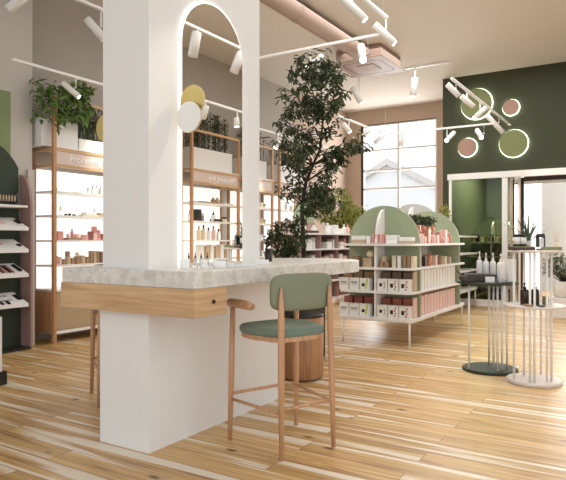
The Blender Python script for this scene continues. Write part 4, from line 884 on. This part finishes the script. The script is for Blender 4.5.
lamp_px('white spotlight below the rail end right of the duct', (386, 18), (374.5, 24.5), (394.5, 43.5), 'C', .046, 30, 70)
lamp_px('white spotlight at top left beside the column edge', (101, 12), (87, 19), (104, 39), 'L', .045, 0, 60, 0, False)
lamp_px('white spotlight cut by the top left picture corner', (22, -14), (28, -8), (9, 10), 'L', .05, 0, 60, 0, False)
lamp_px('leftmost white spotlight before the window top corner', (349, 121), (343, 123), (350, 132), 'E', .04, 10, 70)
lamp_px('second white spotlight before the window, near its dark edge', (366, 127), (370, 129), (363, 136), 'E', .04, 0, 60, 0, False)
lamp_px('third white spotlight before the window left pane', (380, 131.8), (384, 134.5), (374.5, 143), 'E', .04, 0, 60, 0, False)
lamp_px('white spotlight hanging before the window central bar', (402, 132.5), (403, 135), (401, 146), 'F', .04, 0, 60, 0, False)
lamp_px('white spotlight under the ceiling left of the window', (359, 79), (352, 87), (361, 103), 'H', .06, 20, 80, 0, False)
lamp_px('white spotlight under the ceiling above the window middle', (415, 72), (415, 78), (413, 96), 'H', .065, 20, 80, 0, False)
lamp_px('bright star-like spotlight left above the lower rose circle', (447, 128.5), (454, 132.5), (446.5, 140.5), 'F', .04, 20, 80, -.2)
lamp_px('bright star-like spotlight between rose and big green circles', (484, 125), (477, 130), (481.5, 137.5), 'F', .04, 20, 80, -.2)
lamp_px('first spotlight of the ladder rail, top left end', (456, 80), (447, 84), (459, 96), 'G', .04, 20, 70, 0, False)
lamp_px('second spotlight of the ladder rail, over olive circle', (467, 90), (461, 96), (474, 107), 'G', .042, 20, 70, 0, False)
lamp_px('third spotlight of the ladder rail pointing down-left, small lit tip', (480, 101), (486, 107.5), (474.5, 118), 'G', .042, 20, 70)
lamp_px('last spotlight of the ladder rail, by the big green circle', (499, 117), (487, 115.5), (503, 132.5), 'G', .045, 20, 70, 0, False)
# mirrored lamps (real positions on the other side of the column)
def mlamp(label, t, bk, fr, rail, r_, power=0, lit=True):
    d = RAILS[rail][1] / ray(t[0]).y; t = (t[0], 240 - (RAILS[rail][2] - .012 - H) * FPX / d)
    q = []
    for p in (t, bk, fr): v = at(p[0], p[1], d); v.y = 2 * CY0 - v.y; q.append(v)
    return lampm('', label, *q, r_, power, 80, lit)
mlamp('large white spotlight reflected upper left in the mirror', (195, 29), (194, 33), (190, 57), 'M', .062, 60, False)
mlamp('large white spotlight reflected at the mirror right edge', (238, 51), (238.5, 53), (231, 73), 'M', .062, 40, False)
mlamp('small spotlight reflected beside the gold disc lamp', (203, 103), (204, 106), (200.5, 119), 'N', .045, 70, False)
mlamp('lit spotlight reflected over the mirrored planter', (235, 115), (234, 118), (234.5, 127), 'N', .045, 70)
# the spot that throws the disc lamp shadow on the column
lampm('', 'white spotlight on its own short rail aimed at the column, beyond the frame top', (4.28, 1.70, 4.2), (4.33, 1.65, 4.18), (4.16, 1.76, 3.92), .045, 70, 32)
# ---------------------------------------------------------------- lit circles on the green wall
for px_, py_, rr_, mm_, lab in ((476.5, 104, .31, 'disc_olive', 'large olive backlit disc at upper left on the green wall'), (511, 107.5, .155, 'disc_rose', 'smallest rose backlit disc, upper right on the green wall'), (467.5, 147.5, .19, 'disc_rose', 'medium rose backlit disc, lower left on the green wall'), (513.5, 143.5, .27, 'disc_olive', 'green backlit disc, lower right on the green wall')):
    X_ = XG - .06; d = X_ / ray(px_).x; c = at(px_, py_, d); c.x = X_
    t_ = thing('backlit_disc', lab, 'wall light', c)
    B().disc((-.01, 0, 0), (1, 0, 0), rr_, .02, 48).obj('disc', mm_, t_); B().disc((.02, 0, 0), (1, 0, 0), rr_ + .008, .02, 48).obj('light_ring', 'ring', t_)
